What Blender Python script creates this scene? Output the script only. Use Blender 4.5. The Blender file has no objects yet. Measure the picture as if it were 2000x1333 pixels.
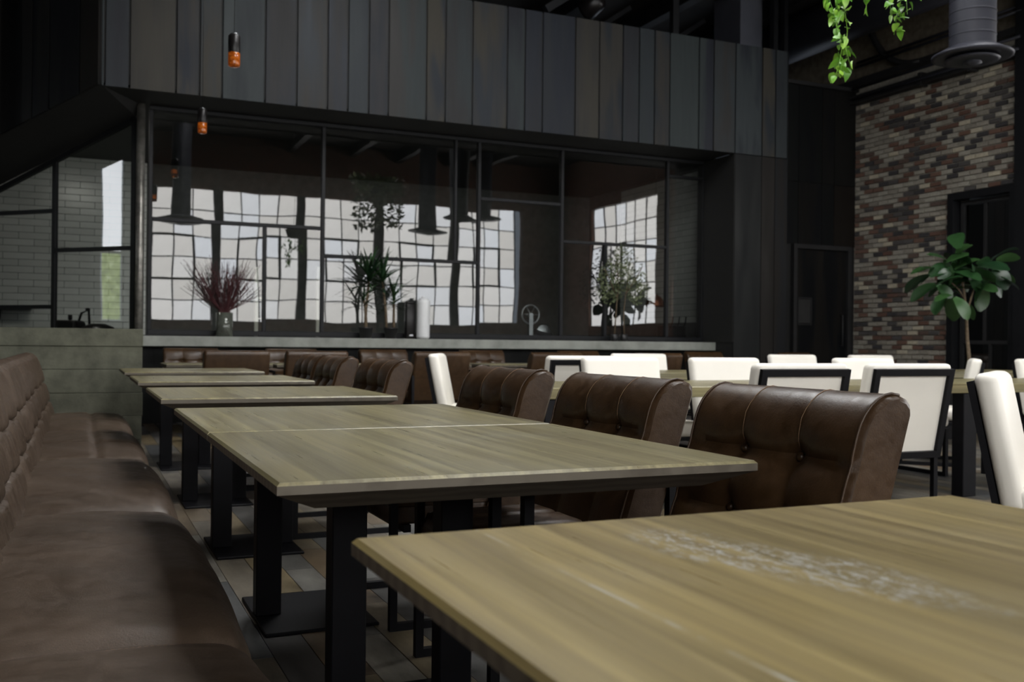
import bpy, bmesh, math, random
from math import sin, cos, pi, radians as RD, sqrt
from mathutils import Vector as V, Matrix as M
random.seed(7)
sc = bpy.context.scene
COL = sc.collection

# ------------------------------------------------------------------ camera
FPX, YAW, PITCH, ROLL, CAMH = 1915.0, RD(23.87), RD(0.10), RD(0.61), 1.0
Fv = V((sin(YAW)*cos(PITCH), cos(YAW)*cos(PITCH), sin(PITCH)))
R0 = V((cos(YAW), -sin(YAW), 0)); U0 = R0.cross(Fv)
Rv = R0*cos(ROLL) + U0*sin(ROLL); Uv = U0*cos(ROLL) - R0*sin(ROLL)
CP = V((0, 0, CAMH))
cd = bpy.data.cameras.new('camera'); cam = bpy.data.objects.new('camera', cd); COL.objects.link(cam)
m = M((Rv, Uv, -Fv)).transposed().to_4x4(); m.translation = CP; cam.matrix_world = m
cd.sensor_width = 36; cd.lens = FPX*36/2000; cd.clip_start = 0.05; cd.clip_end = 200
cd.dof.use_dof = True; cd.dof.focus_distance = 2.7; cd.dof.aperture_fstop = 5.6
sc.camera = cam

# ------------------------------------------------------------------ world + view
w = bpy.data.worlds.new('world'); sc.world = w; w.use_nodes = True
w.node_tree.nodes['Background'].inputs[0].default_value = (0.75, 0.85, 1.0, 1)
w.node_tree.nodes['Background'].inputs[1].default_value = 1.0
vs = sc.view_settings; vs.view_transform = 'Standard'; vs.look = 'None'; vs.gamma = 1; vs.use_curve_mapping = False
vs.exposure = -0.1
sc.cycles.use_denoising = True
sc.cycles.max_bounces = 8; sc.cycles.diffuse_bounces = 4; sc.cycles.transparent_max_bounces = 12
sc.cycles.caustics_reflective = False; sc.cycles.caustics_refractive = False
sc.cycles.sample_clamp_indirect = 6
WINDOW_L = 5.4      # luminance of the daylit panes in the window wall
SKYLIGHT_L = 17.0    # luminance of the roof lights

# ------------------------------------------------------------------ pixel -> point
def ray(x, y): return Fv + Rv*((x-1000)/FPX) - Uv*((y-666.5)/FPX)
def aY(x, y, Y): d = ray(x, y); return CP + d*(Y/d.y)
def aX(x, y, X): d = ray(x, y); return CP + d*(X/d.x)
def aZ(x, y, z): d = ray(x, y); return CP + d*((z-CAMH)/d.z)
def aF(x, y, f): return CP + ray(x, y)*f
def aP(x, y, p0, n): d = ray(x, y); return CP + d*((p0-CP).dot(n)/d.dot(n))
def px(p):
    d = V(p)-CP; z = d.dot(Fv)
    return (1000+FPX*d.dot(Rv)/z, 666.5-FPX*d.dot(Uv)/z, z)

# ------------------------------------------------------------------ materials
def mat(name, build):
    m = bpy.data.materials.new(name); m.use_nodes = True
    nt = m.node_tree; b = nt.nodes['Principled BSDF']
    build(nt, b); return m
def N(nt, t, **k):
    n = nt.nodes.new(t)
    for a, v in k.items():
        if a.startswith('i_'):
            key = a[2:]
            key = int(key) if key.isdigit() else key.replace('_', ' ')
            n.inputs[key].default_value = v
        else: setattr(n, a, v)
    return n
def L(nt, a, b): nt.links.new(a, b)
def ramp(nt, src, stops):
    r = N(nt, 'ShaderNodeValToRGB'); e = r.color_ramp.elements
    while len(e) < len(stops): e.new(0.5)
    for el, (p, c) in zip(e, stops): el.position = p; el.color = (*c, 1) if len(c) == 3 else c
    L(nt, src, r.inputs[0]); return r.outputs[0]
def coords(nt, scale=(1, 1, 1), kind='Object', loc=None):
    t = N(nt, 'ShaderNodeTexCoord'); mp = N(nt, 'ShaderNodeMapping'); mp.inputs['Scale'].default_value = scale
    L(nt, t.outputs[kind], mp.inputs[0])
    if loc is not None: L(nt, loc, mp.inputs['Location'])
    return mp.outputs[0]
def noise(nt, vec, scale=5, detail=4, rough=.55, dist=0):
    n = N(nt, 'ShaderNodeTexNoise'); n.inputs['Scale'].default_value = scale; n.inputs['Detail'].default_value = detail
    n.inputs['Roughness'].default_value = rough; n.inputs['Distortion'].default_value = dist
    L(nt, vec, n.inputs['Vector']); return n.outputs['Fac']
def mixc(nt, f, a, b, mode='MIX'):
    x = N(nt, 'ShaderNodeMix', data_type='RGBA', blend_type=mode)
    for s, v in ((x.inputs[0], f), (x.inputs[6], a), (x.inputs[7], b)):
        if isinstance(v, (int, float)): s.default_value = v
        elif isinstance(v, tuple): s.default_value = (*v, 1)
        else: L(nt, v, s)
    return x.outputs[2]
def math_(nt, op, a, b=0):
    x = N(nt, 'ShaderNodeMath', operation=op)
    for s, v in ((x.inputs[0], a), (x.inputs[1], b)):
        if isinstance(v, (int, float)): s.default_value = v
        else: L(nt, v, s)
    return x.outputs[0]
def bump(nt, b, h, strength=.2, dist=.01):
    n = N(nt, 'ShaderNodeBump'); n.inputs['Strength'].default_value = strength; n.inputs['Distance'].default_value = dist
    L(nt, h, n.inputs['Height']); L(nt, n.outputs[0], b.inputs['Normal'])
def rnd(nt):
    o = N(nt, 'ShaderNodeObjectInfo').outputs['Random']; g = N(nt, 'ShaderNodeNewGeometry').outputs['Random Per Island']
    return math_(nt, 'FRACT', math_(nt, 'ADD', o, g))
def plain(name, col, rough=.5, metal=0, noise_amt=.15, nscale=8, spec=.5, bmp=0):
    def f(nt, b):
        n = noise(nt, coords(nt), nscale, 5)
        lo = tuple(c*(1-noise_amt) for c in col); hi = tuple(min(1, c*(1+noise_amt)) for c in col)
        L(nt, ramp(nt, n, [(.3, lo), (.7, hi)]), b.inputs['Base Color'])
        b.inputs['Roughness'].default_value = rough; b.inputs['Metallic'].default_value = metal
        b.inputs['Specular IOR Level'].default_value = spec
        if bmp: bump(nt, b, noise(nt, coords(nt), nscale*8, 3), bmp, .004)
    return mat(name, f)

WEAR = ((-.09, .20, 0), RD(14), (.085, .28, 1))
def wood_top(worn):
    def f(nt, b):
        rv = N(nt, 'ShaderNodeObjectInfo').outputs['Random']
        loc = N(nt, 'ShaderNodeCombineXYZ'); L(nt, math_(nt, 'MULTIPLY', rv, 17), loc.inputs[0]); L(nt, math_(nt, 'MULTIPLY', rv, 29), loc.inputs[1])
        v = coords(nt, (1, 1, 1), 'Object', loc.outputs[0])
        st = coords(nt, (7, .22, 7), 'Object', loc.outputs[0])
        fine = coords(nt, (55, .9, 55), 'Object', loc.outputs[0])
        g = noise(nt, st, 2.2, 6, .6, 1.1); g2 = noise(nt, fine, 2.5, 4, .6)
        g3 = noise(nt, coords(nt, (24, .45, 24), 'Object', loc.outputs[0]), 1.6, 4, .6, .5)
        # glued staves
        sx = N(nt, 'ShaderNodeSeparateXYZ'); L(nt, v, sx.inputs[0])
        stave = math_(nt, 'FLOOR', math_(nt, 'MULTIPLY', sx.outputs[0], 8.3))
        wn = N(nt, 'ShaderNodeTexWhiteNoise', noise_dimensions='1D'); L(nt, stave, wn.inputs['W'])
        c = ramp(nt, g, [(.25, (.120, .102, .048)), (.45, (.168, .147, .074)), (.6, (.205, .184, .098)), (.8, (.27, .245, .145))])
        c = mixc(nt, .12, c, ramp(nt, g2, [(.35, (.11, .092, .045)), (.62, (.29, .262, .155))]))
        c = mixc(nt, .85, c, ramp(nt, g3, [(.32, (.62, .58, .52)), (.5, (1, 1, 1)), (.68, (1.35, 1.35, 1.30))]), 'MULTIPLY')
        c = mixc(nt, .55, c, ramp(nt, wn.outputs['Value'], [(0, (.72, .72, .70)), (1, (1.15, 1.12, 1.05))]), 'MULTIPLY')
        gp = noise(nt, v, 2.3, 3); c = mixc(nt, math_(nt, 'MULTIPLY', ramp(nt, gp, [(.5, (0, 0, 0)), (.75, (1, 1, 1))]), .35), c, (.25, .245, .205))
        if worn:
            c = mixc(nt, .6, c, (1.25, 1.02, .66), 'MULTIPLY')
            s1 = noise(nt, coords(nt, (52, 18, 20)), 2.2, 5, .75, .9)
            mp_ = N(nt, 'ShaderNodeMapping'); t_ = N(nt, 'ShaderNodeTexCoord'); L(nt, t_.outputs['Object'], mp_.inputs[0])
            mp_.inputs['Location'].default_value = WEAR[0]; mp_.inputs['Rotation'].default_value = (0, 0, WEAR[1]); mp_.inputs['Scale'].default_value = WEAR[2]
            mp_.vector_type = 'TEXTURE'
            ln = N(nt, 'ShaderNodeVectorMath', operation='LENGTH'); L(nt, mp_.outputs[0], ln.inputs[0])
            reg = math_(nt, 'ADD', ln.outputs['Value'], math_(nt, 'MULTIPLY', noise(nt, v, 5, 3), .9))
            k = math_(nt, 'MULTIPLY', ramp(nt, s1, [(.515, (0, 0, 0)), (.56, (1, 1, 1))]), ramp(nt, math_(nt, 'MULTIPLY', reg, .5), [(.50, (1, 1, 1)), (.72, (0, 0, 0))]))
            sp = N(nt, 'ShaderNodeSeparateXYZ'); L(nt, N(nt, 'ShaderNodeTexCoord').outputs['Object'], sp.inputs[0])
            dl_ = math_(nt, 'ABSOLUTE', math_(nt, 'ADD', sp.outputs[0], .348))
            k2 = math_(nt, 'MULTIPLY', ramp(nt, dl_, [(.0012, (1, 1, 1)), (.0035, (0, 0, 0))]), ramp(nt, noise(nt, coords(nt, (1, 1, 1)), 9, 3), [(.45, (0, 0, 0)), (.58, (1, 1, 1))]))
            k = math_(nt, 'MAXIMUM', k, k2)
            c = mixc(nt, math_(nt, 'MULTIPLY', k, .8), c, (.42, .43, .41))
        L(nt, c, b.inputs['Base Color'])
        L(nt, ramp(nt, g2, [(.3, (.27, .27, .27)), (.7, (.33, .33, .33))]), b.inputs['Roughness'])
        bump(nt, b, g2, .012, .001)
    return mat('wood_table_worn' if worn else 'wood_table', f)
def wood_edge():
    def f(nt, b):
        v = coords(nt); n1 = noise(nt, coords(nt, (1, 1, 1)), 3, 3, .5, .5)
        wv = N(nt, 'ShaderNodeTexWave', wave_type='RINGS'); wv.inputs['Scale'].default_value = 9; wv.inputs['Distortion'].default_value = 5; wv.inputs['Detail'].default_value = 3
        L(nt, v, wv.inputs['Vector'])
        c = mixc(nt, .5, ramp(nt, wv.outputs['Fac'], [(.2, (.055, .043, .029)), (.8, (.120, .102, .075))]), ramp(nt, n1, [(.3, (.058, .046, .030)), (.7, (.12, .104, .08))]))
        L(nt, c, b.inputs['Base Color']); b.inputs['Roughness'].default_value = .6
    return mat('wood_end_grain', f)
def leather(name, dark, mid, light, r0=.3, r1=.5, cs=3.0, wr=.25, crkk=.22):
    def f(nt, b):
        v = coords(nt); n1 = noise(nt, v, cs, 5, .6, .3); n2 = noise(nt, v, cs*9, 4, .65); n3 = noise(nt, coords(nt, (1, 1, 1)), 240, 2)
        c = ramp(nt, n1, [(.25, dark), (.5, mid), (.78, light)])
        c = mixc(nt, .3, c, ramp(nt, n2, [(.35, dark), (.7, light)]))
        vo = N(nt, 'ShaderNodeTexVoronoi', feature='DISTANCE_TO_EDGE'); vo.inputs['Scale'].default_value = 46
        wv = N(nt, 'ShaderNodeVectorMath', operation='ADD'); L(nt, v, wv.inputs[0])
        nn = N(nt, 'ShaderNodeTexNoise'); nn.inputs['Scale'].default_value = 7; L(nt, v, nn.inputs['Vector']); L(nt, nn.outputs['Color'], wv.inputs[1]); L(nt, wv.outputs[0], vo.inputs['Vector'])
        crk = ramp(nt, vo.outputs['Distance'], [(0, (1, 1, 1)), (.035, (0, 0, 0))])
        c = mixc(nt, math_(nt, 'MULTIPLY', crk, crkk), c, tuple(min(1, x*1.5) for x in light))
        L(nt, c, b.inputs['Base Color'])
        L(nt, ramp(nt, n2, [(.3, (r0,)*3), (.7, (r1,)*3)]), b.inputs['Roughness'])
        b.inputs['Specular IOR Level'].default_value = .36
        h = math_(nt, 'ADD', math_(nt, 'MULTIPLY', n3, .3), math_(nt, 'MULTIPLY', n2, .8)); bump(nt, b, h, wr, .004)
    return mat(name, f)
def streaks(name, cols, rough=.42, metal=.35):
    def f(nt, b):
        r = rnd(nt)
        loc = N(nt, 'ShaderNodeCombineXYZ'); L(nt, math_(nt, 'MULTIPLY', r, 31), loc.inputs[0])
        n1 = noise(nt, coords(nt, (2.6, 2.6, .35), 'Object', loc.outputs[0]), 1.6, 4, .5, .6)
        n2 = noise(nt, coords(nt, (14, 14, .8), 'Object', loc.outputs[0]), 2, 3)
        c1 = ramp(nt, r, cols)
        c2 = ramp(nt, math_(nt, 'FRACT', math_(nt, 'ADD', math_(nt, 'MULTIPLY', r, 3.7), .4)), cols)
        c = mixc(nt, ramp(nt, n1, [(.42, (0, 0, 0)), (.6, (1, 1, 1))]), c1, c2)
        c = mixc(nt, .3, c, ramp(nt, n2, [(.3, (.75,)*3), (.7, (1.2,)*3)]), 'MULTIPLY')
        L(nt, c, b.inputs['Base Color']); b.inputs['Metallic'].default_value = metal; b.inputs['Specular IOR Level'].default_value = .16
        L(nt, ramp(nt, n1, [(.3, (rough-.08,)*3), (.7, (rough+.1,)*3)]), b.inputs['Roughness'])
    return mat(name, f)
def pieces(name, cols, rough, nscale=20, bmp=.3, spec=.5, island_mix=.35, stretch=(1, 1, 1), const=False):
    def f(nt, b):
        r = rnd(nt); c = ramp(nt, r, cols)
        if const: c.node.color_ramp.interpolation = 'CONSTANT'
        loc = N(nt, 'ShaderNodeCombineXYZ'); L(nt, math_(nt, 'MULTIPLY', r, 41), loc.inputs[0]); L(nt, math_(nt, 'MULTIPLY', r, 23), loc.inputs[1])
        n = noise(nt, coords(nt, stretch, 'Object', loc.outputs[0]), nscale, 5, .65)
        c = mixc(nt, island_mix, c, ramp(nt, n, [(.3, (.5,)*3), (.7, (1.5,)*3)]), 'MULTIPLY')
        L(nt, c, b.inputs['Base Color']); b.inputs['Roughness'].default_value = rough; b.inputs['Specular IOR Level'].default_value = spec
        if bmp: bump(nt, b, n, bmp, .004)
    m = mat(name, f)
    for nd in m.node_tree.nodes:
        pass
    return m
def glass_mat(name, wav=.02, tint=(.80, .84, .82), gain=2.3):
    m = bpy.data.materials.new(name); m.use_nodes = True; nt = m.node_tree; nt.nodes.clear()
    o = N(nt, 'ShaderNodeOutputMaterial'); mx = N(nt, 'ShaderNodeMixShader'); tr = N(nt, 'ShaderNodeBsdfTransparent'); gl = N(nt, 'ShaderNodeBsdfGlossy')
    tr.inputs[0].default_value = (*tint, 1); gl.inputs['Roughness'].default_value = .0; gl.inputs[0].default_value = (1, 1, 1, 1)
    r = N(nt, 'ShaderNodeObjectInfo').outputs['Random']
    loc = N(nt, 'ShaderNodeCombineXYZ'); L(nt, math_(nt, 'MULTIPLY', r, 50), loc.inputs[0])
    n = noise(nt, coords(nt, (1, 1, .8), 'Object', loc.outputs[0]), 1.1, 1, .4)
    bp = N(nt, 'ShaderNodeBump'); bp.inputs['Strength'].default_value = 1.0; bp.inputs['Distance'].default_value = wav; L(nt, n, bp.inputs['Height']); L(nt, bp.outputs[0], gl.inputs['Normal'])
    fr = N(nt, 'ShaderNodeFresnel'); fr.inputs[0].default_value = 1.5
    k = math_(nt, 'MINIMUM', math_(nt, 'MULTIPLY', fr.outputs[0], gain), 1.0)
    L(nt, k, mx.inputs[0]); L(nt, tr.outputs[0], mx.inputs[1]); L(nt, gl.outputs[0], mx.inputs[2]); L(nt, mx.outputs[0], o.inputs[0])
    return m
def emit(name, col, s, var=.25):
    def f(nt, b):
        b.inputs['Base Color'].default_value = (*[c*.5 for c in col], 1)
        r = rnd(nt); n = noise(nt, coords(nt), 1.5, 3)
        k = math_(nt, 'ADD', math_(nt, 'MULTIPLY', r, var), math_(nt, 'MULTIPLY', n, .3))
        L(nt, math_(nt, 'MULTIPLY', math_(nt, 'ADD', k, 1-var/2-.15), s), b.inputs['Emission Strength'])
        L(nt, ramp(nt, r, [(0, (1.0, .975, .93)), (.6, (1.0, .985, .96)), (1, (.90, .94, 1.0))]), b.inputs['Emission Color'])
    return mat(name, f)

MT = {}
MT['edge'] = wood_edge(); MT['wood'] = wood_top(False); MT['wood_worn'] = wood_top(True)
MT['leather'] = leather('leather_brown', (.019, .0098, .0042), (.038, .0195, .0082), (.078, .042, .018), .28, .46)
MT['leather_bq'] = leather('leather_banquette', (.032, .021, .013), (.054, .036, .024), (.098, .070, .050), .38, .56, 2.2, .35, .5)
MT['thread'] = plain('thread_tan', (.16, .09, .045), .7)
MT['white'] = plain('leather_white', (.80, .77, .70), .42, 0, .03, 3, .5, .05)
MT['black'] = plain('steel_black', (.005, .005, .0065), .5, 0, .2, 10, .16)
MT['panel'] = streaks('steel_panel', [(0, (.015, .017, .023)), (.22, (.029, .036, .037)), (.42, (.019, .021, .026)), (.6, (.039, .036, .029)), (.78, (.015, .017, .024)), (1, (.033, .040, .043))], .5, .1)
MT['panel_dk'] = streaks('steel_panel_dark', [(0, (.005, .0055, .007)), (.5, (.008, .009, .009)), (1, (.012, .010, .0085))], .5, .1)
MT['reveal'] = plain('panel_backing', (.006, .006, .006), .7)
MT['soffit'] = plain('soffit_black', (.009, .009, .0085), .6)
MT['concrete'] = plain('concrete_ledge', (.26, .27, .245), .75, 0, .22, 5, .3, .2)
MT['boardform'] = plain('concrete_board_formed', (.098, .100, .074), .8, 0, .35, 6, .3, .5)
MT['floor'] = pieces('floor_plank', [(0, (.036, .033, .030)), (.2, (.105, .102, .097)), (.4, (.18, .135, .068)), (.55, (.052, .056, .062)), (.75, (.18, .168, .142)), (1, (.095, .066, .038))], .36, 2.6, .15, .5, 1.0, (4.5, 1.3, 1))
MT['subfloor'] = plain('subfloor', (.03, .028, .025), .8)
MT['brick'] = pieces('brick', [(0, (.285, .262, .222)), (.20, (.235, .214, .180)), (.34, (.32, .30, .255)), (.44, (.44, .395, .305)), (.50, (.120, .068, .051)), (.62, (.150, .088, .066)), (.73, (.105, .073, .060)), (.80, (.050, .047, .049)), (.90, (.080, .074, .072))], .85, 25, .5, .25, const=True)
MT['mortar'] = plain('mortar', (.36, .34, .295), .9, 0, .2, 20, .2, .4)
MT['tile'] = pieces('white_tile', [(0, (.68, .68, .65)), (1, (.78, .78, .75))], .22, 4, .03, .5, .08)
MT['grout'] = plain('grout', (.10, .10, .095), .9)
MT['glass'] = glass_mat('storefront_glass', .0024)
MT['doorglass'] = glass_mat('door_glass', .004, (.5, .5, .5))
MT['frame'] = plain('steel_frame', (.010, .0105, .012), .45, 0, .15, 8, .2)
MT['post'] = plain('steel_post_worn', (.22, .21, .19), .38, .7, .4, 12)
MT['pane'] = emit('daylit_pane', (1, 1, 1), WINDOW_L)
def _pg(nt, b):
    n = noise(nt, coords(nt), 9, 5, .7); L(nt, ramp(nt, n, [(.3, (.10, .16, .03)), (.55, (.42, .55, .18)), (.75, (.85, .95, .7))]), b.inputs['Emission Color'])
    b.inputs['Emission Strength'].default_value = WINDOW_L*.55
MT['pane_green'] = mat('pane_with_garden_outside', _pg)
MT['skylight'] = emit('roof_light', (1, 1, 1), SKYLIGHT_L)
MT['backbrick'] = None
MT['dark'] = plain('painted_dark', (.012, .012, .013), .6, 0, .3, 3)
MT['ceil'] = plain('roof_deck', (.022, .019, .016), .8, 0, .4, 2)
MT['duct'] = plain('duct_grey', (.024, .025, .033), .45, .1, .1, 4, .25)
MT['plaster'] = plain('plaster_dark', (.15, .128, .098), .9, 0, .3, 9, .2, .5)
MT['pot'] = plain('pot_black', (.012, .012, .013), .4)
MT['bark'] = plain('bark', (.14, .105, .07), .85, 0, .35, 30, .2, .6)
MT['twig'] = plain('red_twig', (.045, .006, .008), .6)
MT['leaf_fig'] = pieces('fig_leaf', [(0, (.010, .034, .014)), (.5, (.018, .058, .018)), (1, (.04, .10, .028))], .32, 14, .1, .5, .3)
MT['leaf_pothos'] = pieces('pothos_leaf', [(0, (.09, .26, .02)), (.5, (.16, .38, .035)), (1, (.28, .50, .06))], .35, 10, .05, .5, .3)
MT['leaf_drac'] = pieces('strap_leaf', [(0, (.008, .028, .012)), (1, (.03, .075, .025))], .38, 10, .05, .5, .3)
MT['leaf_olive'] = pieces('olive_leaf', [(0, (.045, .065, .026)), (1, (.17, .20, .095))], .5, 10, 0, .5, .3)
MT['ceramic'] = plain('ceramic_white', (.68, .69, .70), .35, 0, .03)
MT['blackbox'] = plain('canister_black', (.008, .007, .007), .3, 0, .1, 8, .3)
MT['metal'] = plain('stainless', (.35, .36, .38), .3, .9, .1)
MT['copper'] = plain('copper_dome', (.16, .05, .022), .3, .8, .2)
MT['post_white'] = plain('painted_white', (.75, .73, .65), .5, 0, .03)
MT['paper'] = plain('notice_plate', (.022, .022, .022), .6)
MT['duct_pale'] = plain('duct_blue_grey', (.10, .105, .13), .5, .1, .08, 4, .3)
MT['vineback'] = plain('basket', (.03, .02, .012), .9)
def _amber(nt, b):
    n = noise(nt, coords(nt), 30, 2)
    L(nt, ramp(nt, n, [(.3, (.40, .075, .006)), (.7, (.75, .20, .02))]), b.inputs['Base Color'])
    b.inputs['Roughness'].default_value = .08; b.inputs['Transmission Weight'].default_value = .6
    b.inputs['Emission Color'].default_value = (1, .22, .02, 1); b.inputs['Emission Strength'].default_value = .03
MT['amber'] = mat('amber_glass', _amber)
def _vase(nt, b):
    n = noise(nt, coords(nt), 12, 2)
    L(nt, ramp(nt, n, [(.3, (.55, .60, .50)), (.7, (.68, .72, .62))]), b.inputs['Base Color'])
    b.inputs['Roughness'].default_value = .05; b.inputs['Transmission Weight'].default_value = .9
MT['vase'] = mat('vase_glass', _vase)
def _bb(nt, b):
    t = N(nt, 'ShaderNodeTexBrick'); sx = N(nt, 'ShaderNodeSeparateXYZ'); L(nt, coords(nt), sx.inputs[0]); cx = N(nt, 'ShaderNodeCombineXYZ'); L(nt, math_(nt, 'ADD', sx.outputs[0], sx.outputs[1]), cx.inputs[0]); L(nt, sx.outputs[2], cx.inputs[1]); L(nt, cx.outputs[0], t.inputs[0])
    t.inputs['Color1'].default_value = (.20, .085, .055, 1); t.inputs['Color2'].default_value = (.12, .065, .048, 1); t.inputs['Mortar'].default_value = (.26, .23, .20, 1)
    t.inputs['Scale'].default_value = 4.5
    L(nt, t.outputs[0], b.inputs['Base Color']); b.inputs['Roughness'].default_value = .9
MT['backbrick'] = mat('brick_back_wall', _bb)

# ------------------------------------------------------------------ mesh helpers
def mesh(name, vs_, fs, smooth=False):
    me = bpy.data.meshes.new(name); me.from_pydata([tuple(v) for v in vs_], [], fs)
    bm = bmesh.new(); bm.from_mesh(me); bmesh.ops.recalc_face_normals(bm, faces=bm.faces); bm.to_mesh(me); bm.free()
    if smooth:
        me.polygons.foreach_set('use_smooth', [True]*len(me.polygons))
    me.update(); return me
BOXF = [(0, 1, 3, 2), (4, 6, 7, 5), (0, 4, 5, 1), (2, 3, 7, 6), (0, 2, 6, 4), (1, 5, 7, 3)]
def flat_me(pts, toward):
    pts = [V(p) for p in pts]; n = (pts[1]-pts[0]).cross(pts[2]-pts[0])
    if n.dot(V(toward)) < 0: pts.reverse()
    me = bpy.data.meshes.new('pane'); me.from_pydata([tuple(p) for p in pts], [], [tuple(range(len(pts)))]); me.update(); return me
def boxv(a, b):
    return [(x, y, z) for x in (a[0], b[0]) for y in (a[1], b[1]) for z in (a[2], b[2])]
def box_me(a, b, bev=0, seg=1):
    me = mesh('box', boxv(a, b), BOXF)
    if bev:
        bm = bmesh.new(); bm.from_mesh(me)
        bmesh.ops.bevel(bm, geom=bm.edges[:], offset=bev, segments=seg, affect='EDGES', profile=.5, clamp_overlap=True)
        if seg > 1:
            for f in bm.faces: f.smooth = True
        bm.to_mesh(me); bm.free()
    return me
def multi_me(boxes):
    vs_, fs = [], []
    for a, b in boxes:
        k = len(vs_); vs_ += boxv(a, b); fs += [tuple(i+k for i in f) for f in BOXF]
    return mesh('boxes', vs_, fs)
def prism_me(poly, z0, z1):
    n = len(poly); vs_ = [(p[0], p[1], z0) for p in poly]+[(p[0], p[1], z1) for p in poly]
    return mesh('prism', vs_, [tuple(range(n))[::-1], tuple(range(n, 2*n))]+[(i, (i+1) % n, n+(i+1) % n, n+i) for i in range(n)])
def slab_me(pts, off):
    """extrude a planar polygon by the vector off"""
    n = len(pts); off = V(off); vs_ = [V(p) for p in pts]+[V(p)+off for p in pts]
    return mesh('slab', vs_, [tuple(range(n)), tuple(range(n, 2*n))[::-1]]+[(i, (i+1) % n, n+(i+1) % n, n+i) for i in range(n)])
def bar_me(path, w_, h_, n, closed=False):
    """rectangular bar of one piece along a planar path; w_ in the plane, h_ along the plane normal n"""
    P = [V(p) for p in path]; n = V(n).normalized(); k = len(P); vs_ = []
    for i in range(k):
        if closed: d0 = (P[i]-P[i-1]).normalized(); d1 = (P[(i+1) % k]-P[i]).normalized()
        else:
            d0 = (P[i]-P[i-1]).normalized() if i else (P[1]-P[0]).normalized()
            d1 = (P[i+1]-P[i]).normalized() if i < k-1 else d0
            if i == 0: d0 = d1
        b0 = d0.cross(n).normalized(); b1 = d1.cross(n).normalized(); b = (b0+b1).normalized()
        s = 1/max(.3, b.dot(b0))
        for sx, sy in ((-1, -1), (1, -1), (1, 1), (-1, 1)): vs_.append(P[i]+b*(s*sx*w_/2)+n*(sy*h_/2))
    fs = []
    for i in range(k if closed else k-1):
        j = (i+1) % k
        for q in range(4): fs.append((i*4+q, i*4+(q+1) % 4, j*4+(q+1) % 4, j*4+q))
    if not closed: fs += [(3, 2, 1, 0), tuple((k-1)*4+q for q in range(4))]
    return mesh('bar', vs_, fs)
def tube_me(path, radii, n=6, smooth=True):
    P = [V(p) for p in path]; k = len(P)
    if isinstance(radii, (int, float)): radii = [radii]*k
    vs_ = []; t0 = (P[1]-P[0]).normalized(); ref = V((0, 0, 1)) if abs(t0.z) < .9 else V((1, 0, 0)); a = t0.cross(ref).normalized()
    for i in range(k):
        t = (P[min(i+1, k-1)]-P[max(i-1, 0)]).normalized(); a = (a-t*a.dot(t)).normalized(); b = t.cross(a)
        for q in range(n): an = 2*pi*q/n; vs_.append(P[i]+(a*cos(an)+b*sin(an))*radii[i])
    fs = [(i*n+q, i*n+(q+1) % n, (i+1)*n+(q+1) % n, (i+1)*n+q) for i in range(k-1) for q in range(n)]
    fs += [tuple(range(n))[::-1], tuple((k-1)*n+q for q in range(n))]
    return mesh('tube', vs_, fs, smooth)
def lathe_me(prof, n=24, smooth=True):
    vs_, fs = [], []
    for r, z in prof:
        for q in range(n): an = 2*pi*q/n; vs_.append((r*cos(an), r*sin(an), z))
    for i in range(len(prof)-1):
        for q in range(n): fs.append((i*n+q, i*n+(q+1) % n, (i+1)*n+(q+1) % n, (i+1)*n+q))
    fs += [tuple(range(n))[::-1], tuple((len(prof)-1)*n+q for q in range(n))]
    return mesh('lathe', vs_, fs, smooth)
def grid_me(fn, nu, nv, smooth=True, caps=False):
    vs_ = [fn(i/nu, j/nv) for i in range(nu+1) for j in range(nv+1)]
    fs = [(i*(nv+1)+j, (i+1)*(nv+1)+j, (i+1)*(nv+1)+j+1, i*(nv+1)+j+1) for i in range(nu) for j in range(nv)]
    if caps:
        fs.append(tuple(range(nv+1))); fs.append(tuple(nu*(nv+1)+j for j in range(nv+1))[::-1])
    return mesh('grid', vs_, fs, smooth)
def obj(name, me, m_, parent=None, loc=None, rot=None):
    o = bpy.data.objects.new(name, me); COL.objects.link(o)
    if me is not None and m_ is not None and not me.materials: me.materials.append(m_ if not isinstance(m_, str) else MT[m_])
    if me is not None and me.get('edge') and len(me.materials) == 1:
        me.materials.append(MT['edge'])
        for p in me.polygons:
            if p.normal.z < .5: p.material_index = 1
    if parent: o.parent = parent
    if loc is not None: o.location = loc
    if rot is not None: o.rotation_euler = rot
    return o
def tag(o, label, cat, group=None):
    o['label'] = label; o['category'] = cat
    if group: o['group'] = group
    return o
def struct(o): o['kind'] = 'structure'; return o
def stuff(o): o['kind'] = 'stuff'; return o
def empty(name, loc=(0, 0, 0), rz=0):
    o = bpy.data.objects.new(name, None); COL.objects.link(o); o.location = loc; o.rotation_euler = (0, 0, rz); o.empty_display_size = .1; return o
def dup(o, parent=None):
    c = o.copy(); COL.objects.link(c)
    if parent is not None: c.parent = parent
    for ch in o.children: dup(ch, c)
    return c
def smooth_by_angle(me, deg=35):
    bm = bmesh.new(); bm.from_mesh(me)
    for f in bm.faces: f.smooth = True
    for e in bm.edges:
        if len(e.link_faces) == 2 and e.calc_face_angle(0) > RD(deg): e.smooth = False
    bm.to_mesh(me); bm.free(); return me

# ================================================================== THE SETTING
YG = 12.45; YF = 11.66; ZS = 3.79; ZT = 5.365; XB = 11.6; YR = 12.4; YS = -3.1; ROOF = 6.6
XL = -5.0; XR = 14.0

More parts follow.
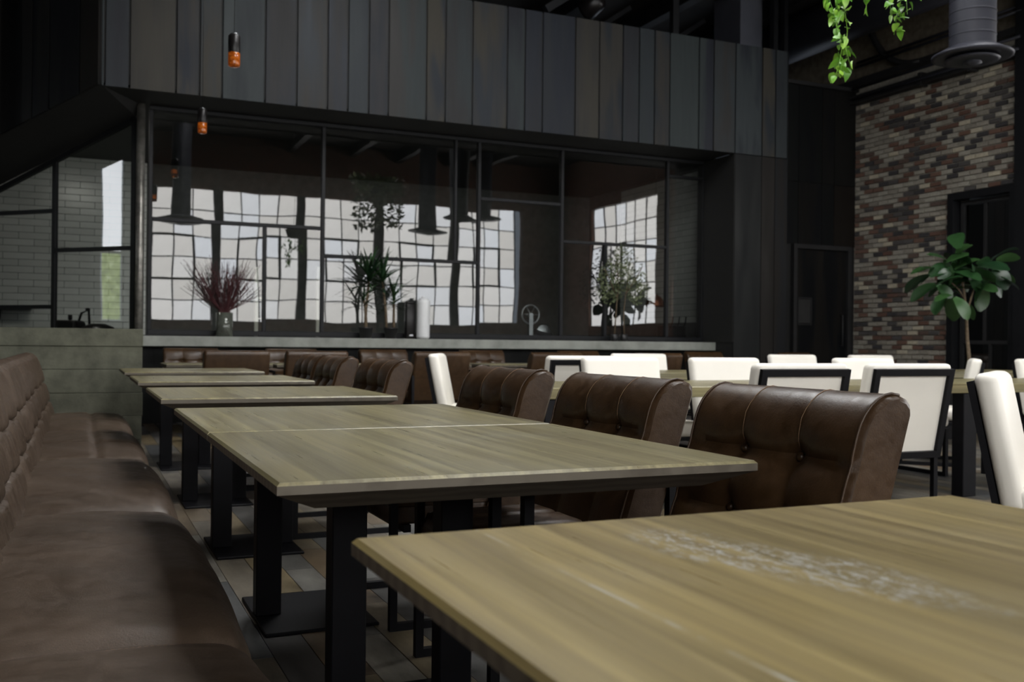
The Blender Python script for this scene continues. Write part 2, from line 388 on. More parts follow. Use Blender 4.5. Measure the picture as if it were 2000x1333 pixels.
# ---- floor with planks
fl = struct(obj('floor', box_me((XL, YS, -.12), (XR, 19, -.010)), 'subfloor'))
PW, PL = .128, 1.05
plank_me = box_me((-PW/2+.0015, -PL/2+.0015, -.0105), (PW/2-.0015, PL/2-.0015, 0))
plank_me.materials.append(MT['floor'])
cells = []
ix0, ix1 = int(XL/PW)+1, int(XR/PW)-1
for i in range(ix0, ix1):
    off = (i*.37) % 1*PL
    for j in range(-4, 13):
        cx, cy = i*PW, j*PL+off
        if cy < YS+.7 or cy > 12.0: continue
        X_, Y_, Z_ = px((cx, cy, 0)) if (V((cx, cy, 0))-CP).dot(Fv) > .3 else (0, 0, -1)
        sc_ = 0
        if Z_ > 0 and -150 < X_ < 2150 and 640 < Y_ < 1500: sc_ = 1/Z_**3
        cells.append((sc_, cx, cy))
cells.sort(reverse=True)
for s_, cx, cy in cells[:300]: obj('plank', plank_me, None, fl, (cx, cy, random.uniform(-.0006, .0006)))
vs_, fs = [], []
for s_, cx, cy in cells[300:]:
    k = len(vs_); vs_ += boxv((cx-PW/2+.0015, cy-PL/2+.0015, -.0105), (cx+PW/2-.0015, cy+PL/2-.0015, 0)); fs += [tuple(i+k for i in f) for f in BOXF]
stuff(obj('planks_beyond', mesh('planks', vs_, fs), 'floor', fl))

# ---- back wall with the big steel windows (behind the camera, mirrored in the storefront)
ZW0, ZW1 = 1.56, 5.08
posts = [1.25+2.28*k for k in range(-2, 6)]
wb = struct(obj('wall_back', box_me((XL, YS-.25, 0), (XR, YS, ZW0)), 'backbrick'))
struct(obj('wall_back_upper', box_me((XL, YS-.25, ZW1), (XR, YS, ROOF)), 'backbrick'))
struct(obj('wall_back_end', box_me((XL, YS-.25, ZW0), (posts[0]-.12, YS, ZW1)), 'backbrick'))
struct(obj('wall_back_end', box_me((posts[-1]+.12, YS-.25, ZW0), (XR, YS, ZW1)), 'backbrick'))
for xp in posts[1:-1]: struct(obj('wall_back_pier', box_me((xp-.12, YS-.25, ZW0), (xp+.12, YS, ZW1)), 'dark'))
def steel_window(n, origin, ux, wid, hgt, nx, nz, thick=False):
    """steel sash: origin lower left, ux unit vector along the wall, panes built one by one"""
    o = origin; ang = math.atan2(ux[1], ux[0])
    root = struct(empty('window_%d' % n, o, ang))
    dx, dz = wid/nx, hgt/nz
    pm = box_me((.017, -.006, .017), (dx-.017, .006, dz-.017)); pm.materials.append(MT['pane'])
    for i in range(nx):
        for j in range(nz): obj('pane', pm, None, root, (i*dx, 0, j*dz))
    for i in range(nx+1): obj('mullion', box_me((-.012, -.03, 0), (.012, .03, hgt)), 'frame', root, (i*dx, 0, 0))
    for j in range(nz+1): obj('transom', box_me((0, -.028, -.012), (wid, .028, .012)), 'frame', root, (0, 0, j*dz))
    # opening vent
    vx, vz = dx, dz*2
    obj('vent_frame', bar_me([(vx, .02, vz), (vx+2*dx, .02, vz), (vx+2*dx, .02, vz+2*dz), (vx, .02, vz+2*dz)], .06, .06, (0, 1, 0), True), 'frame', root)
    return root
wn = 1
for a, b in zip(posts[:-1], posts[1:]):
    steel_window(wn, (a+.12, YS-.1, ZW0), (1, 0), b-a-.24, ZW1-ZW0, 4, 6); wn += 1
# ---- right wall of the hall, beyond the frame, with two more windows
struct(obj('wall_right_hall', box_me((XR, YS, 0), (XR+.25, 9.2, 1.5)), 'backbrick'))
struct(obj('wall_right_hall_upper', box_me((XR, YS, 5.0), (XR+.25, 9.2, ROOF)), 'backbrick'))
struct(obj('wall_right_hall_pier', box_me((XR, YS, 1.5), (XR+.25, -1.0, 5.0)), 'backbrick'))
struct(obj('wall_right_hall_pier', box_me((XR, 2.6, 1.5), (XR+.25, 3.4, 5.0)), 'backbrick'))
struct(obj('wall_right_hall_pier', box_me((XR, 7.0, 1.5), (XR+.25, 9.2, 5.0)), 'backbrick'))
steel_window(wn, (XR+.1, -1.0, 1.5), (0, 1), 3.6, 3.5, 6, 6); wn += 1
steel_window(wn, (XR+.1, 3.4, 1.5), (0, 1), 3.6, 3.5, 6, 6); wn += 1
# ---- left wall with one tall window
LW0, LW1, LZ0, LZ1 = 12.44, 12.76, 1.30, 4.10
struct(obj('wall_left', box_me((XL-.25, YS, 0), (XL, LW0, ROOF)), 'dark'))
struct(obj('wall_left_end', box_me((XL-.25, LW1, 0), (XL, 19.0, ROOF)), 'dark'))
struct(obj('wall_left_head', box_me((XL-.25, LW0, LZ1), (XL, LW1, ROOF)), 'dark'))
struct(obj('wall_left_sill', box_me((XL-.25, LW0, 0), (XL, LW1, LZ0)), 'dark'))
wl = struct(empty('window_%d' % wn, (XL-.1, LW0, 0))); wn += 1
obj('pane', box_me((-.006, .02, 2.5), (.006, .30, LZ1-.02)), 'pane', wl)
obj('pane', box_me((-.006, .02, LZ0+.02), (.006, .30, 2.46)), 'pane_green', wl)
obj('transom', box_me((-.02, 0, 2.46), (.02, .32, 2.5)), 'frame', wl)
# ---- roof
SKY = [(2.0, 4.6, 1.3, 3.0), (2.0, 4.6, 4.2, 5.9), (2.0, 4.6, 7.1, 8.8), (6.4, 9.0, 4.2, 5.9)]
xs = sorted({XL, XR+.25, 2.0, 4.6, 6.4, 9.0}); ys = sorted({YS-.25, 19.0, 1.3, 3.0, 4.2, 5.9, 7.1, 8.8})
ceil = struct(empty('ceiling', (0, 0, ROOF)))
for i in range(len(xs)-1):
    for j in range(len(ys)-1):
        if any(abs(xs[i]-s[0]) < .01 and abs(ys[j]-s[2]) < .01 for s in SKY): continue
        obj('deck_panel', box_me((xs[i], ys[j], 0), (xs[i+1], ys[j+1], .12)), 'ceil', ceil)
for a, b, c, d in SKY:
    r_ = struct(empty('window_%d' % wn, (a, c, ROOF+.05))); wn += 1
    for k in range(4): obj('pane', box_me(((b-a)/4*k+.02, .02, 0), ((b-a)/4*(k+1)-.02, d-c-.02, .02)), 'skylight', r_)
    obj('window_frame', bar_me([(0, 0, 0), (b-a, 0, 0), (b-a, d-c, 0), (0, d-c, 0)], .05, .10, (0, 0, 1), True), 'frame', r_)
for xb in (5.5, 7.2, 8.6, 10.2, 11.2):
    struct(obj('roof_beam', mesh('ib', [(xb+dx, y, z) for y in (YS, 18.9) for dx, z in ((-.09, 6.28), (.09, 6.28), (.09, 6.31), (.012, 6.31), (.012, 6.56), (.09, 6.56), (.09, 6.59), (-.09, 6.59), (-.09, 6.56), (-.012, 6.56), (-.012, 6.31), (-.09, 6.31))],
        [tuple(range(12)), tuple(range(12, 24))]+[(i, (i+1) % 12, 12+(i+1) % 12, 12+i) for i in range(12)]), 'dark'))
# ---- far upper wall behind the clad volume
struct(obj('wall_front_upper', box_me((XL, 19.0, 0), (XR, 19.25, ROOF)), 'dark'))

# ---- clad volume: backing + panels
PT = .028
fx = [aY(x, 120, YF).x for x in (197, 204.5, 253, 344, 390, 434, 518, 580, 640, 680, 720.5, 759, 833, 870, 923, 991, 1025.5, 1060, 1124, 1171, 1217, 1249, 1279, 1309, 1366, 1395, 1437.5, 1490, 1516, 1540)]
XO = 8.65; XP = fx[-1]
wf = struct(obj('wall_front', box_me((fx[0]+.02, YF+PT, ZS), (XP-.005, YF+.20, ZT-.01)), 'reveal'))
for a, b in zip(fx[:-1], fx[1:]):
    pier = a > 8.60
    z0 = ZS-.012
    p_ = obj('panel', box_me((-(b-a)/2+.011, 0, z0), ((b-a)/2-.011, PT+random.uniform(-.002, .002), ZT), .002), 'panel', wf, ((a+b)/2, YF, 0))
pierw = struct(obj('wall_front_pier', box_me((XO+.012, YF+PT, 0), (XP-.005, YR+.2, ZS-.015)), 'reveal'))
for a, b in zip(fx[26:-1], fx[27:]):
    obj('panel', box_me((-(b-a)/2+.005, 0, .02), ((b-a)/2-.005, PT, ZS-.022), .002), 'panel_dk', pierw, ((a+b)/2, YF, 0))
obj('return_panel', box_me((XO, YF+.01, 1.04), (XO+.012, YG+.05, ZS-.02)), 'soffit', pierw)
obj('return_panel', box_me((XP-.004, YF+.005, 0), (XP+.008, YR, ZT)), 'panel_dk', pierw)
# soffit
struct(obj('soffit', slab_me([(fx[0], YF+PT, ZS-.004), (XO+.02, YF+PT, ZS-.004), (XO+.02, YG+.12, ZS-.004), (.60, YG+.12, ZS-.004)], (0, 0, .03)), 'soffit'))
# left, angled face
C45 = V((-.70711, .70711, 0)); N45 = V((.70711, .70711, 0))
fc = V((fx[0], YF, 0)); gc = V((.66, YG, 0))
bl0 = aP(197, 164, fc, N45); bl1 = aP(-60, 296, fc, N45)
sl = (bl1.z-bl0.z)/((bl1-bl0).to_2d().length)
wfl = struct(obj('wall_front_angled', slab_me([fc+C45*.0+V((0, 0, bl0.z+.02)), fc+C45*3.0+V((0, 0, bl0.z+sl*3.0+.02)), fc+C45*3.0+V((0, 0, ZT)), fc+V((0, 0, ZT))], N45*.15), 'reveal'))
us = [(aP(x, 100, fc, N45)-fc).to_2d().length for x in (197, 159, 100, 67, 37, 7)]+[1.12, 1.35, 1.7, 2.2, 2.9]
for a, b in zip(us[:-1], us[1:]):
    a_, b_ = a+.010, b-.010
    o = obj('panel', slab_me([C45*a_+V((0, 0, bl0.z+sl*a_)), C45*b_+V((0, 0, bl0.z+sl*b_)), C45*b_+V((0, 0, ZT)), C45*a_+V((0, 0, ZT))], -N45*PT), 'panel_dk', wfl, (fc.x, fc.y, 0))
g0 = aP(265, 228, gc, N45); g1 = aP(-60, 392, gc, N45)
struct(obj('soffit_angled', mesh('sa', [bl0, V((fc.x, fc.y, 0))+C45*((bl1-bl0).to_2d().length)+V((0, 0, bl1.z)), g1, g0, V((.66, YG, ZS))]+[p+V((0, 0, .04)) for p in (bl0, bl1, g1, g0, V((.66, YG, ZS)))],
    [(0, 1, 2), (0, 2, 3), (0, 3, 4), (5, 7, 6), (5, 8, 7), (5, 9, 8)]+[(i, (i+1) % 5, 5+(i+1) % 5, 5+i) for i in range(5)]), 'soffit'))
# ---- recessed dark wall with door
wr = struct(obj('wall_recess', box_me((XP+.01, YR+PT, 0), (XB+.2, YR+.2, 5.16)), 'reveal'))
rx = [XP+.01]+[aY(x, 300, YR).x for x in (1560, 1606, 1630)]+[XB]
rx = sorted(set(rx))
for a, b in zip(rx[:-1], rx[1:]):
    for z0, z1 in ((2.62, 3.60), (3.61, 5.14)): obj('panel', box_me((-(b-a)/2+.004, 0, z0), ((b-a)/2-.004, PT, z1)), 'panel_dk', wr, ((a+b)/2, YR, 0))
obj('cap_trim', box_me((XP+.01, YR-.06, 5.14), (XB, YR+.2, 5.20)), 'dark', wr)
d1 = struct(empty('door_1', (10.35, YR-.01, 0)))
obj('door_leaf', box_me((.04, 0, .01), (1.06, .045, 2.54)), 'panel_dk', d1)
obj('door_frame', bar_me([(0, 0, 0), (0, 0, 2.58), (1.10, 0, 2.58), (1.10, 0, 0)], .07, .09, (0, 1, 0)), 'dark', d1)
obj('notice_plate', box_me((.09, -.012, 1.36), (.33, 0, 1.74), .004), 'paper', d1)
obj('notice_frame', bar_me([(.08, -.012, 1.34), (.34, -.012, 1.34), (.34, -.012, 1.76), (.08, -.012, 1.76)], .02, .02, (0, 1, 0), True), 'dark', d1)
obj('door_handle', tube_me([(.95, 0, 1.0), (.95, -.06, 1.0), (.95, -.06, 1.5), (.95, 0, 1.5)], .012), 'dark', d1)

# ---- brick wall
YD0, YD1, ZD = 9.36, 10.42, 3.21; YB0 = 9.32; ZBT = 5.35
wbk = struct(obj('wall_right', mesh('wr', [(XB+.012, y, z) for y, z in ((YD1, 0), (YR+.2, 0), (YR+.2, ZBT), (YB0, ZBT), (YB0, ZD), (YD1, ZD))]+[(XB+.3, y, z) for y, z in ((YD1, 0), (YR+.2, 0), (YR+.2, ZBT), (YB0, ZBT), (YB0, ZD), (YD1, ZD))],
    [(0, 1, 2, 3, 4, 5), (11, 10, 9, 8, 7, 6)]+[(i, (i+1) % 6, 6+(i+1) % 6, 6+i) for i in range(6)]), 'mortar'))
BC, BLn, BG = .0735, .205, .0150
bm_full = box_me((-.014, -BLn/2+BG/2, BG/2), (.05, BLn/2-BG/2, BC-BG/2), .004); bm_full.materials.append(MT['brick'])
bricks = []
nrow = int(4.95/BC)
for r in range(nrow):
    z = r*BC; y = YB0-BLn if r % 2 == 0 else YB0-BLn/2
    while y < YR+BLn:
        y0, y1 = max(y-BLn/2, YB0), min(y+BLn/2, YR-.002)
        if z < ZD: y0 = max(y0, YD1)
        if y1-y0 > .04: bricks.append((y0, y1, z))
        y += BLn
full = [b for b in bricks if abs(b[1]-b[0]-BLn) < 1e-4 and b[2] > .75]
full.sort(key=lambda b: (b[0]))
partial = [b for b in bricks if b not in set(full)]
for y0, y1, z in full[:300]: obj('brick', bm_full, None, wbk, (XB+random.uniform(-.002, .002), (y0+y1)/2, z))
vs_, fs = [], []
for y0, y1, z in full[300:]+partial:
    k = len(vs_); j = random.uniform(-.002, .002); vs_ += boxv((XB-.014+j, y0+BG/2, z+BG/2), (XB+.05, y1-BG/2, z+BC-BG/2)); fs += [tuple(i+k for i in f) for f in BOXF]
stuff(obj('bricks_beyond', mesh('bricks', vs_, fs), 'brick', wbk))
# door in brick wall
d2 = struct(empty('door_2', (XB-.02, YD0, 0)))
obj('door_frame', bar_me([(0, 0, 0), (0, 0, ZD-.04), (0, YD1-YD0-.02, ZD-.04), (0, YD1-YD0-.02, 0)], .10, .16, (1, 0, 0)), 'frame', d2)
obj('door_leaf_frame', bar_me([(.06, .12, .05), (.06, .92, .05), (.06, .92, ZD-.14), (.06, .12, ZD-.14)], .06, .05, (1, 0, 0), True), 'dark', d2)
obj('rail', box_me((.035, .14, 1.05), (.085, .90, 1.10)), 'dark', d2)
obj('stile', box_me((.035, .52, 1.10), (.085, .56, ZD-.16)), 'dark', d2)
obj('stile', box_me((.035, .42, .08), (.085, .46, 1.05)), 'dark', d2)
for y0, y1, z0, z1 in ((.15, .52, 1.1, ZD-.17), (.56, .89, 1.1, ZD-.17), (.15, .42, .08, 1.05), (.46, .89, .08, 1.05)):
    obj('pane', flat_me([(.06, y0, z0), (.06, y1, z0), (.06, y1, z1), (.06, y0, z1)], (-1, 0, 0)), 'doorglass', d2)
struct(obj('wall_right_room_beyond', box_me((XB+1.4, 8.6, 0), (XB+1.5, 11.4, ROOF)), 'dark'))
# steel column + wall continuing to the hall
struct(obj('trim_1', box_me((XB-.14, 9.12, 0), (XB+.10, YB0-.005, ROOF)), 'frame'))
struct(obj('wall_right_jog', box_me((XB+.10, 9.1, 0), (XR+.25, 9.2, ROOF)), 'dark'))
# upper plaster wall and steel above the brick
struct(obj('wall_right_upper', box_me((XB+.06, YB0, ZBT+.01), (XB+.3, 19.0, ROOF)), 'plaster'))
struct(obj('trim_2', box_me((XB-.16, YB0, 4.93), (XB+.005, YR+.1, 5.06)), 'dark'))
struct(obj('trim_3', box_me((XB-.10, YB0, 5.24), (XB+.055, 15.0, 5.34)), 'dark'))
for k, (dx, z) in enumerate(((-.19, 4.99), (-.16, 5.16), (-.12, 5.52), (-.08, 5.60))):
    struct(obj('conduit_pipe', tube_me([(XB+dx, YB0-.1, z), (XB+dx, 12.3, z)], .022, 8), 'duct'))
for y in (10.0, 10.9):
    struct(obj('wall_bracket', box_me((XB-.17, y, 4.90), (XB-.02, y+.06, 5.10)), 'dark'))
for k, y in enumerate((11.0, 13.2)):
    P_ = [(XB-.06, y+1.1*sin(a), 5.3+1.15*(1-cos(a))) for a in [i*pi/2/8 for i in range(9)]]
    struct(obj('arched_brace', tube_me(P_, .05, 6), 'dark'))

# ---- storefront glazing
xj = {k: aY(k, 450, YG).x for k in (293, 517, 630, 888, 934, 1096, 1182, 1302, 1376)}
ZG0 = 1.05; FB = .045
h1 = aY(450, 436.5, YG).z; h2 = aY(760, 506, YG).z; h3 = aY(1010, 394, YG).z; h4 = aY(1200, 478, YG).z; h5 = aY(1340, 347.5, YG).z
sf = struct(empty('window_%d' % wn, (0, YG, 0))); wn += 1
def vbar(x, z0, z1, w_=FB): obj('mullion', box_me((x-w_/2, -.035, z0), (x+w_/2, .035, z1), .004), 'frame', sf)
def hbar(x0, x1, z, w_=FB): obj('transom', box_me((x0+FB/2, -.033, z-w_/2), (x1-FB/2, .033, z+w_/2), .004), 'frame', sf)
ZGT = ZS-.01
for k in (293, 630, 934, 1096, 1302): vbar(xj[k], ZG0+.06, ZGT-.05)
vbar(xj[1376]-.02, ZG0+.06, ZGT-.05, .08)
vbar(xj[888], h2+FB/2, ZGT-.05, .036); vbar(xj[517], ZG0+.06, h1-FB/2); vbar(xj[1182], ZG0+.06, h4-FB/2)
hbar(xj[293], xj[630], h1); hbar(xj[630], xj[934], h2); hbar(xj[934], xj[1096], h3); hbar(xj[1096], xj[1302], h4); hbar(xj[1302], xj[1376], h5)
obj('sill_bar', box_me((xj[293]-FB/2, -.04, ZG0), (XO, .04, ZG0+.06), .004), 'frame', sf)
obj('head_bar', box_me((xj[293]-FB/2, -.04, ZGT-.05), (XO, .04, ZGT), .004), 'frame', sf)
def pane(x0, x1, z0, z1):
    cx, cz = (x0+x1)/2, (z0+z1)/2; hx, hz = (x1-x0)/2-FB/2+.004, (z1-z0)/2-.02
    o = obj('glass_pane', flat_me([(-hx, 0, -hz), (hx, 0, -hz), (hx, 0, hz), (-hx, 0, hz)], (0, -1, 0)), 'glass', sf, (cx, 0, cz))
    o.rotation_euler = (random.uniform(-.002, .002), 0, random.uniform(-.003, .003))
zb, zt = ZG0+.05, ZGT-.04
for a, b, c, d in ((293, 630, h1, zt), (293, 517, zb, h1), (517, 630, zb, h1), (630, 888, h2, zt), (888, 934, h2, zt), (630, 934, zb, h2), (934, 1096, h3, zt), (934, 1096, zb, h3),
                   (1096, 1302, h4, zt), (1096, 1182, zb, h4), (1182, 1302, zb, h4), (1302, 1376, h5, zt), (1302, 1376, zb, h5)):
    pane(xj[a], xj[b], c, d)
# corner post
struct(obj('trim_4', tube_me([(.655, YG-.03, 0), (.655, YG-.03, ZS)], .05, 14), 'post'))
# angled glazing
ag = struct(empty('window_%d' % wn, (0, 0, 0))); wn += 1
def gp(x, y): return aP(x, y, gc, N45)
def abar(name, p, q, w_=.05): obj(name, bar_me([p, q], w_, .05, N45), 'frame', ag)
gt0 = gp(262, 232); slope_g = (gp(0, 370).z-gt0.z)/((gp(0, 370)-gt0).to_2d().length)
def gtop(p):
    u = (p-gt0).to_2d().length; q = p.copy(); q.z = gt0.z+slope_g*u; return q
def gz(p, z): q = p.copy(); q.z = z; return q
pa, pb, pc = gp(262, 450), gp(107, 450), gp(-60, 450)
za, zb2, zc = gp(185, 487).z, gp(50, 415).z, gp(50, 600).z
abar('mullion', gz(pb, 1.0), gtop(pb), .055); abar('mullion', gz(pa, 1.0), gtop(pa), .07)
abar('transom', gz(pb, za), gz(pa, za)); abar('transom', gz(pc, zb2), gz(pb, zb2)); abar('transom', gz(pc, zc), gz(pb, zc)); abar('head_bar', gtop(pc), gtop(pa), .06)
def apane(p, q, z0, z1):
    pts = [gz(p, z0), gz(q, z0), gz(q, z1) if z1 else gtop(q), gz(p, z1) if z1 else gtop(p)]
    obj('glass_pane', flat_me(pts, -N45), 'glass', ag)
apane(pb, pa, 1.0, za); apane(pb, pa, za, None); apane(pc, pb, 1.0, zc); apane(pc, pb, zc, zb2); apane(pc, pb, zb2, None)

# ---- ledge, wall under it, board-formed end wall
led = struct(obj('ledge', box_me((.52, 12.10, .915), (8.93, 12.40, 1.036), .006), 'concrete'))
obj('ledge_end', box_me((8.77, 12.102, 0), (8.928, 12.40, .915)), 'concrete', led)
struct(obj('wall_under_ledge', box_me((.45, 12.36, 0), (8.8, 12.6, .93)), 'panel_dk'))
struct(obj('wall_plinth', box_me((.45, 12.40, .93), (XO, 12.62, 1.048)), 'frame'))
XC = aY(279, 643, 9.05).x
cw = struct(empty('wall_concrete', (0, 9.05, 0)))
zs = [0, .13, .335, .535, .735, .932, 1.085]
for a, b in zip(zs[:-1], zs[1:]):
    obj('board_course', box_me((-4.0, random.uniform(-.006, .004), a+.0015), (XC+random.uniform(-.004, .004), .32, b-.0015), .003), 'boardform', cw)
struct(obj('wall_return', box_me((-4.0, 9.4, 0), (-1.2, 13.8, 1.0)), 'boardform'))
struct(obj('wall_sill_angled', slab_me([gc+V((-.02, .02, 0)), gc+C45*3.2, gc+C45*3.2+N45*.25, gc+N45*.25], (0, 0, 1.0)), 'boardform'))

# ---- kitchen behind the glass
YK = 16.65
kf = struct(obj('wall_kitchen_back', box_me((-4.2, YK+.012, 0), (9.2, YK+.2, 4.2)), 'grout'))
struct(obj('ceiling_kitchen', slab_me([(.62, YG+.13, 3.80), (9.2, YG+.13, 3.80), (9.2, YK, 3.80), (-3.2, YK, 3.80)], (0, 0, .08)), 'soffit'))
kr = struct(obj('wall_kitchen_right', box_me((8.95, YG+.1, 0), (9.1, 16.6, 3.8)), 'grout'))
tm = box_me((0, .004, .004), (.012, .392, .096)); tm.materials.append(MT['tile'])
def clipped_row(x0, x1, off, step):
    x = x0-off
    while x < x1:
        a, b = max(x, x0), min(x+step, x1)
        if b-a > .03: yield a, b
        x += step
tile_cache = {}
def tile_obj(w_, h_, parent, loc, rz=0):
    k = round(w_, 3)
    if (k, h_) not in tile_cache:
        tile_cache[(k, h_)] = box_me((.003, 0, .003), (w_-.003, .02, h_-.003), .002); tile_cache[(k, h_)].materials.append(MT['tile'])
    o = obj('tile', tile_cache[(k, h_)], None, parent, loc)
    if rz: o.rotation_euler = (0, 0, rz)
    return o
for r in range(24):
    for a, b in clipped_row(YG+.14, 15.4, .2 if r % 2 else 0, .4): tile_obj(b-a, .1, kr, (8.938, a+(b-a), 1.35+r*.1), -pi/2)
# tiled back wall, seen through the angled glass
TL, TH = .424, .1035
for r in range(29):
    for a, b in clipped_row(-2.75, .98, TL*.5 if r % 2 else 0, TL): tile_obj(b-a, TH, kf, (a, YK, .95+r*TH))

# ================================================================== FURNITURE
# ---- banquette
BX0, BX1, BZ = -.20, .40, .38
bq = empty('banquette', (0, 0, 0)); tag(bq, 'long brown leather banquette with tufted back along the table row', 'banquette')
seams = [-.9, .48, 2.20, 3.93, 5.63, 7.32, 9.04]
def seat_fn(y0, y1, cross):
    ln = y1-y0
    def f(u, v):
        y = y0+.004+(ln-.008)*u
        e = min(u, 1-u)*ln
        dip = .030*math.exp(-(e/.030)**1.3) + .020*math.exp(-(e/.30)**1.5)
        puff = .018*sin(pi*u)
        # profile across: back -> flat -> rounded nose -> down
        s_ = v*.98
        if s_ < .52: x = BX0-.06+s_; z = BZ+.012*sin(pi*s_/.52)
        elif s_ < .52+.10*pi/2:
            a = (s_-.52)/.10; x = BX0-.06+.52+.10*sin(a)+.02*(1-cos(a)); z = BZ-.10*(1-cos(a))
        else: x = BX0-.06+.64-.02*(s_-.677); z = BZ-.10-(s_-.677)
        z += puff-dip
        if cross:
            dx = abs(x-.10); z -= .016*math.exp(-(dx/.02)**2)
            for k in (1/3, 2/3):
                dy = abs(u-k)*ln; z -= .012*math.exp(-(dy/.025)**2)
        wr_ = .004*sin(17*y+9*x)*sin(11*x+3*y); z += wr_
        if s_ >= .60: x -= dip*.5
        return (x, y, z)
    return f
for i, (a, b) in enumerate(zip(seams[:-1], seams[1:])):
    c_ = obj('seat_cushion', grid_me(seat_fn(a, b, i >= 4), 60, 56), 'leather_bq', bq)
    if i in (1, 2, 3):
        f_ = seat_fn(a, b, False)
        obj('seam_piping', tube_me([V(f_(.0, v/24*.82))+V((0, .012, .006)) for v in range(25)], .0035, 5), 'leather_bq', c_)
for yy in (2.20, 3.93):
    f_ = seat_fn(yy-1.72, yy, False); vs_, fs = [], []
    for k in range(62):
        v0, v1 = k/62*.80, (k+.55)/62*.80
        for q, vv in enumerate((v0, v1)):
            p_ = V(f_(1-.028/1.72, vv))
            vs_ += [p_+V((0, -.0012, .0015)), p_+V((0, .0012, .0015))]
        n_ = len(vs_); fs.append((n_-4, n_-3, n_-1, n_-2))
    stuff(obj('stitching', mesh('st', vs_, fs), 'thread', bq))
NB = []
def back_fn(y0, y1, ncol, k0):
    ln = y1-y0
    prof = [(-.17, .33), (-.20, .45), (-.235, .58), (-.27, .71), (-.295, .79), (-.315, .835), (-.345, .862), (-.385, .87), (-.43, .855), (-.455, .81), (-.46, .55)]
    cum = [0]
    for p, q in zip(prof, prof[1:]): cum.append(cum[-1]+sqrt((p[0]-q[0])**2+(p[1]-q[1])**2))
    def at(s_):
        s_ = max(0, min(cum[-1]-1e-6, s_))
        for i in range(len(prof)-1):
            if s_ <= cum[i+1]:
                t = (s_-cum[i])/(cum[i+1]-cum[i]); x = prof[i][0]+(prof[i+1][0]-prof[i][0])*t; z = prof[i][1]+(prof[i+1][1]-prof[i][1])*t
                d = V((prof[i+1][0]-prof[i][0], 0, prof[i+1][1]-prof[i][1])).normalized(); return x, z, V((d.z, 0, -d.x))
    def f(u, v):
        y = y0+ln*u; s_ = v*cum[-1]; x, z, n = at(s_)
        c = u*ncol; ci = min(int(c), ncol-1); fc_ = c-ci
        stag = ((ci+k0) % 2)*.018
        disp = 0
        ed = min(fc_, 1-fc_)*ln/ncol
        disp -= .015*math.exp(-(ed/.008)**1.5)+.007*math.exp(-(ed/.04)**2)
        rows = [.155+stag, .315+stag]
        for r_ in rows:
            d_ = abs(s_-r_); disp -= .020*math.exp(-(d_/.008)**2)+.006*math.exp(-(d_/.03)**2)
        disp += .008*sin(pi*fc_)**.7*(1 if s_ < .62 else .5)
        disp += .003*sin(40*fc_+13*s_+ci)*sin(pi*fc_)
        return (x+n.x*disp, y, z+n.z*disp)
    return f
for i, (a, b) in enumerate(zip(seams[:-1], seams[1:])):
    obj('back_cushion', grid_me(back_fn(a+.004, b-.004, 6, i), 132, 110), 'leather_bq', bq)
obj('plinth', box_me((-.46, -.9, 0), (.30, 9.03, .26)), 'dark', bq)
obj('back_board', box_me((-.50, -.9, 0), (-.461, 9.03, .80)), 'dark', bq)

# ---- two-top tables along the banquette
TX0, TX1, TZ = .32, 1.352, .75
def chamfer_top(hx, hy, z1, lip, th, inset, r=.006):
    vs_ = []
    for (ix, z) in ((r, z1), (0, z1-r), (0, z1-lip), (inset, z1-th)):
        vs_ += [(-hx+ix, -hy+ix, z), (hx-ix, -hy+ix, z), (hx-ix, hy-ix, z), (-hx+ix, hy-ix, z)]
    fs = [(0, 1, 2, 3), (15, 14, 13, 12)]+[(l*4+i, l*4+(i+1) % 4, l*4+4+(i+1) % 4, l*4+4+i) for l in range(3) for i in range(4)]
    me = mesh('top', vs_, fs)
    me['edge'] = 1
    return me
tops = {1: (.21, 1.22), 2: (1.73, 2.735), 3: (2.745, 3.74), 4: (4.35, 5.36), 5: (6.08, 7.09), 6: (7.88, 8.89)}
colY = {1: 1.30-.30, 2: 2.47, 3: 3.60, 4: 4.85, 5: 6.30, 6: 8.1}
tlab = {1: 'nearest wooden dining table with pale worn scratches on its top', 2: 'second nearest wooden dining table, its sharp front corner pointing at the camera',
        3: 'third nearest wooden dining table, pushed against the second nearest one', 4: 'fourth nearest wooden dining table, standing alone in the middle of the row',
        5: 'second wooden dining table from the concrete wall in the banquette row', 6: 'farthest wooden dining table of the banquette row, next to the concrete wall'}
hx = (TX1-TX0)/2
top_me = chamfer_top(hx, .505, 0, .022, .062, .085); 
col_me = box_me((-.045, -.035, .012), (.045, .035, .6875), .003); plate_me = box_me((-.205, -.26, 0), (.19, .26, .012), .003)
for k, (y0, y1) in tops.items():
    t = empty('dining_table', ((TX0+TX1)/2, (y0+y1)/2, 0)); tag(t, tlab[k], 'table', 'wooden tables along the banquette')
    me = chamfer_top(hx, (y1-y0)/2, 0, .022, .062, .085)
    obj('table_top', me, 'wood_worn' if k == 1 else 'wood', t, (0, 0, TZ))
    cy = colY[k]-(y0+y1)/2
    for xc in (.635, .925): obj('column', col_me, 'black', t, (xc-(TX0+TX1)/2, cy, 0))
    obj('base_plate', plate_me, 'black', t, (.79-(TX0+TX1)/2, cy, 0))
    obj('mounting_plate', box_me((-.24, -.12, TZ-.067), (.24, .12, TZ-.062)), 'black', t, (.79-(TX0+TX1)/2, cy, 0))

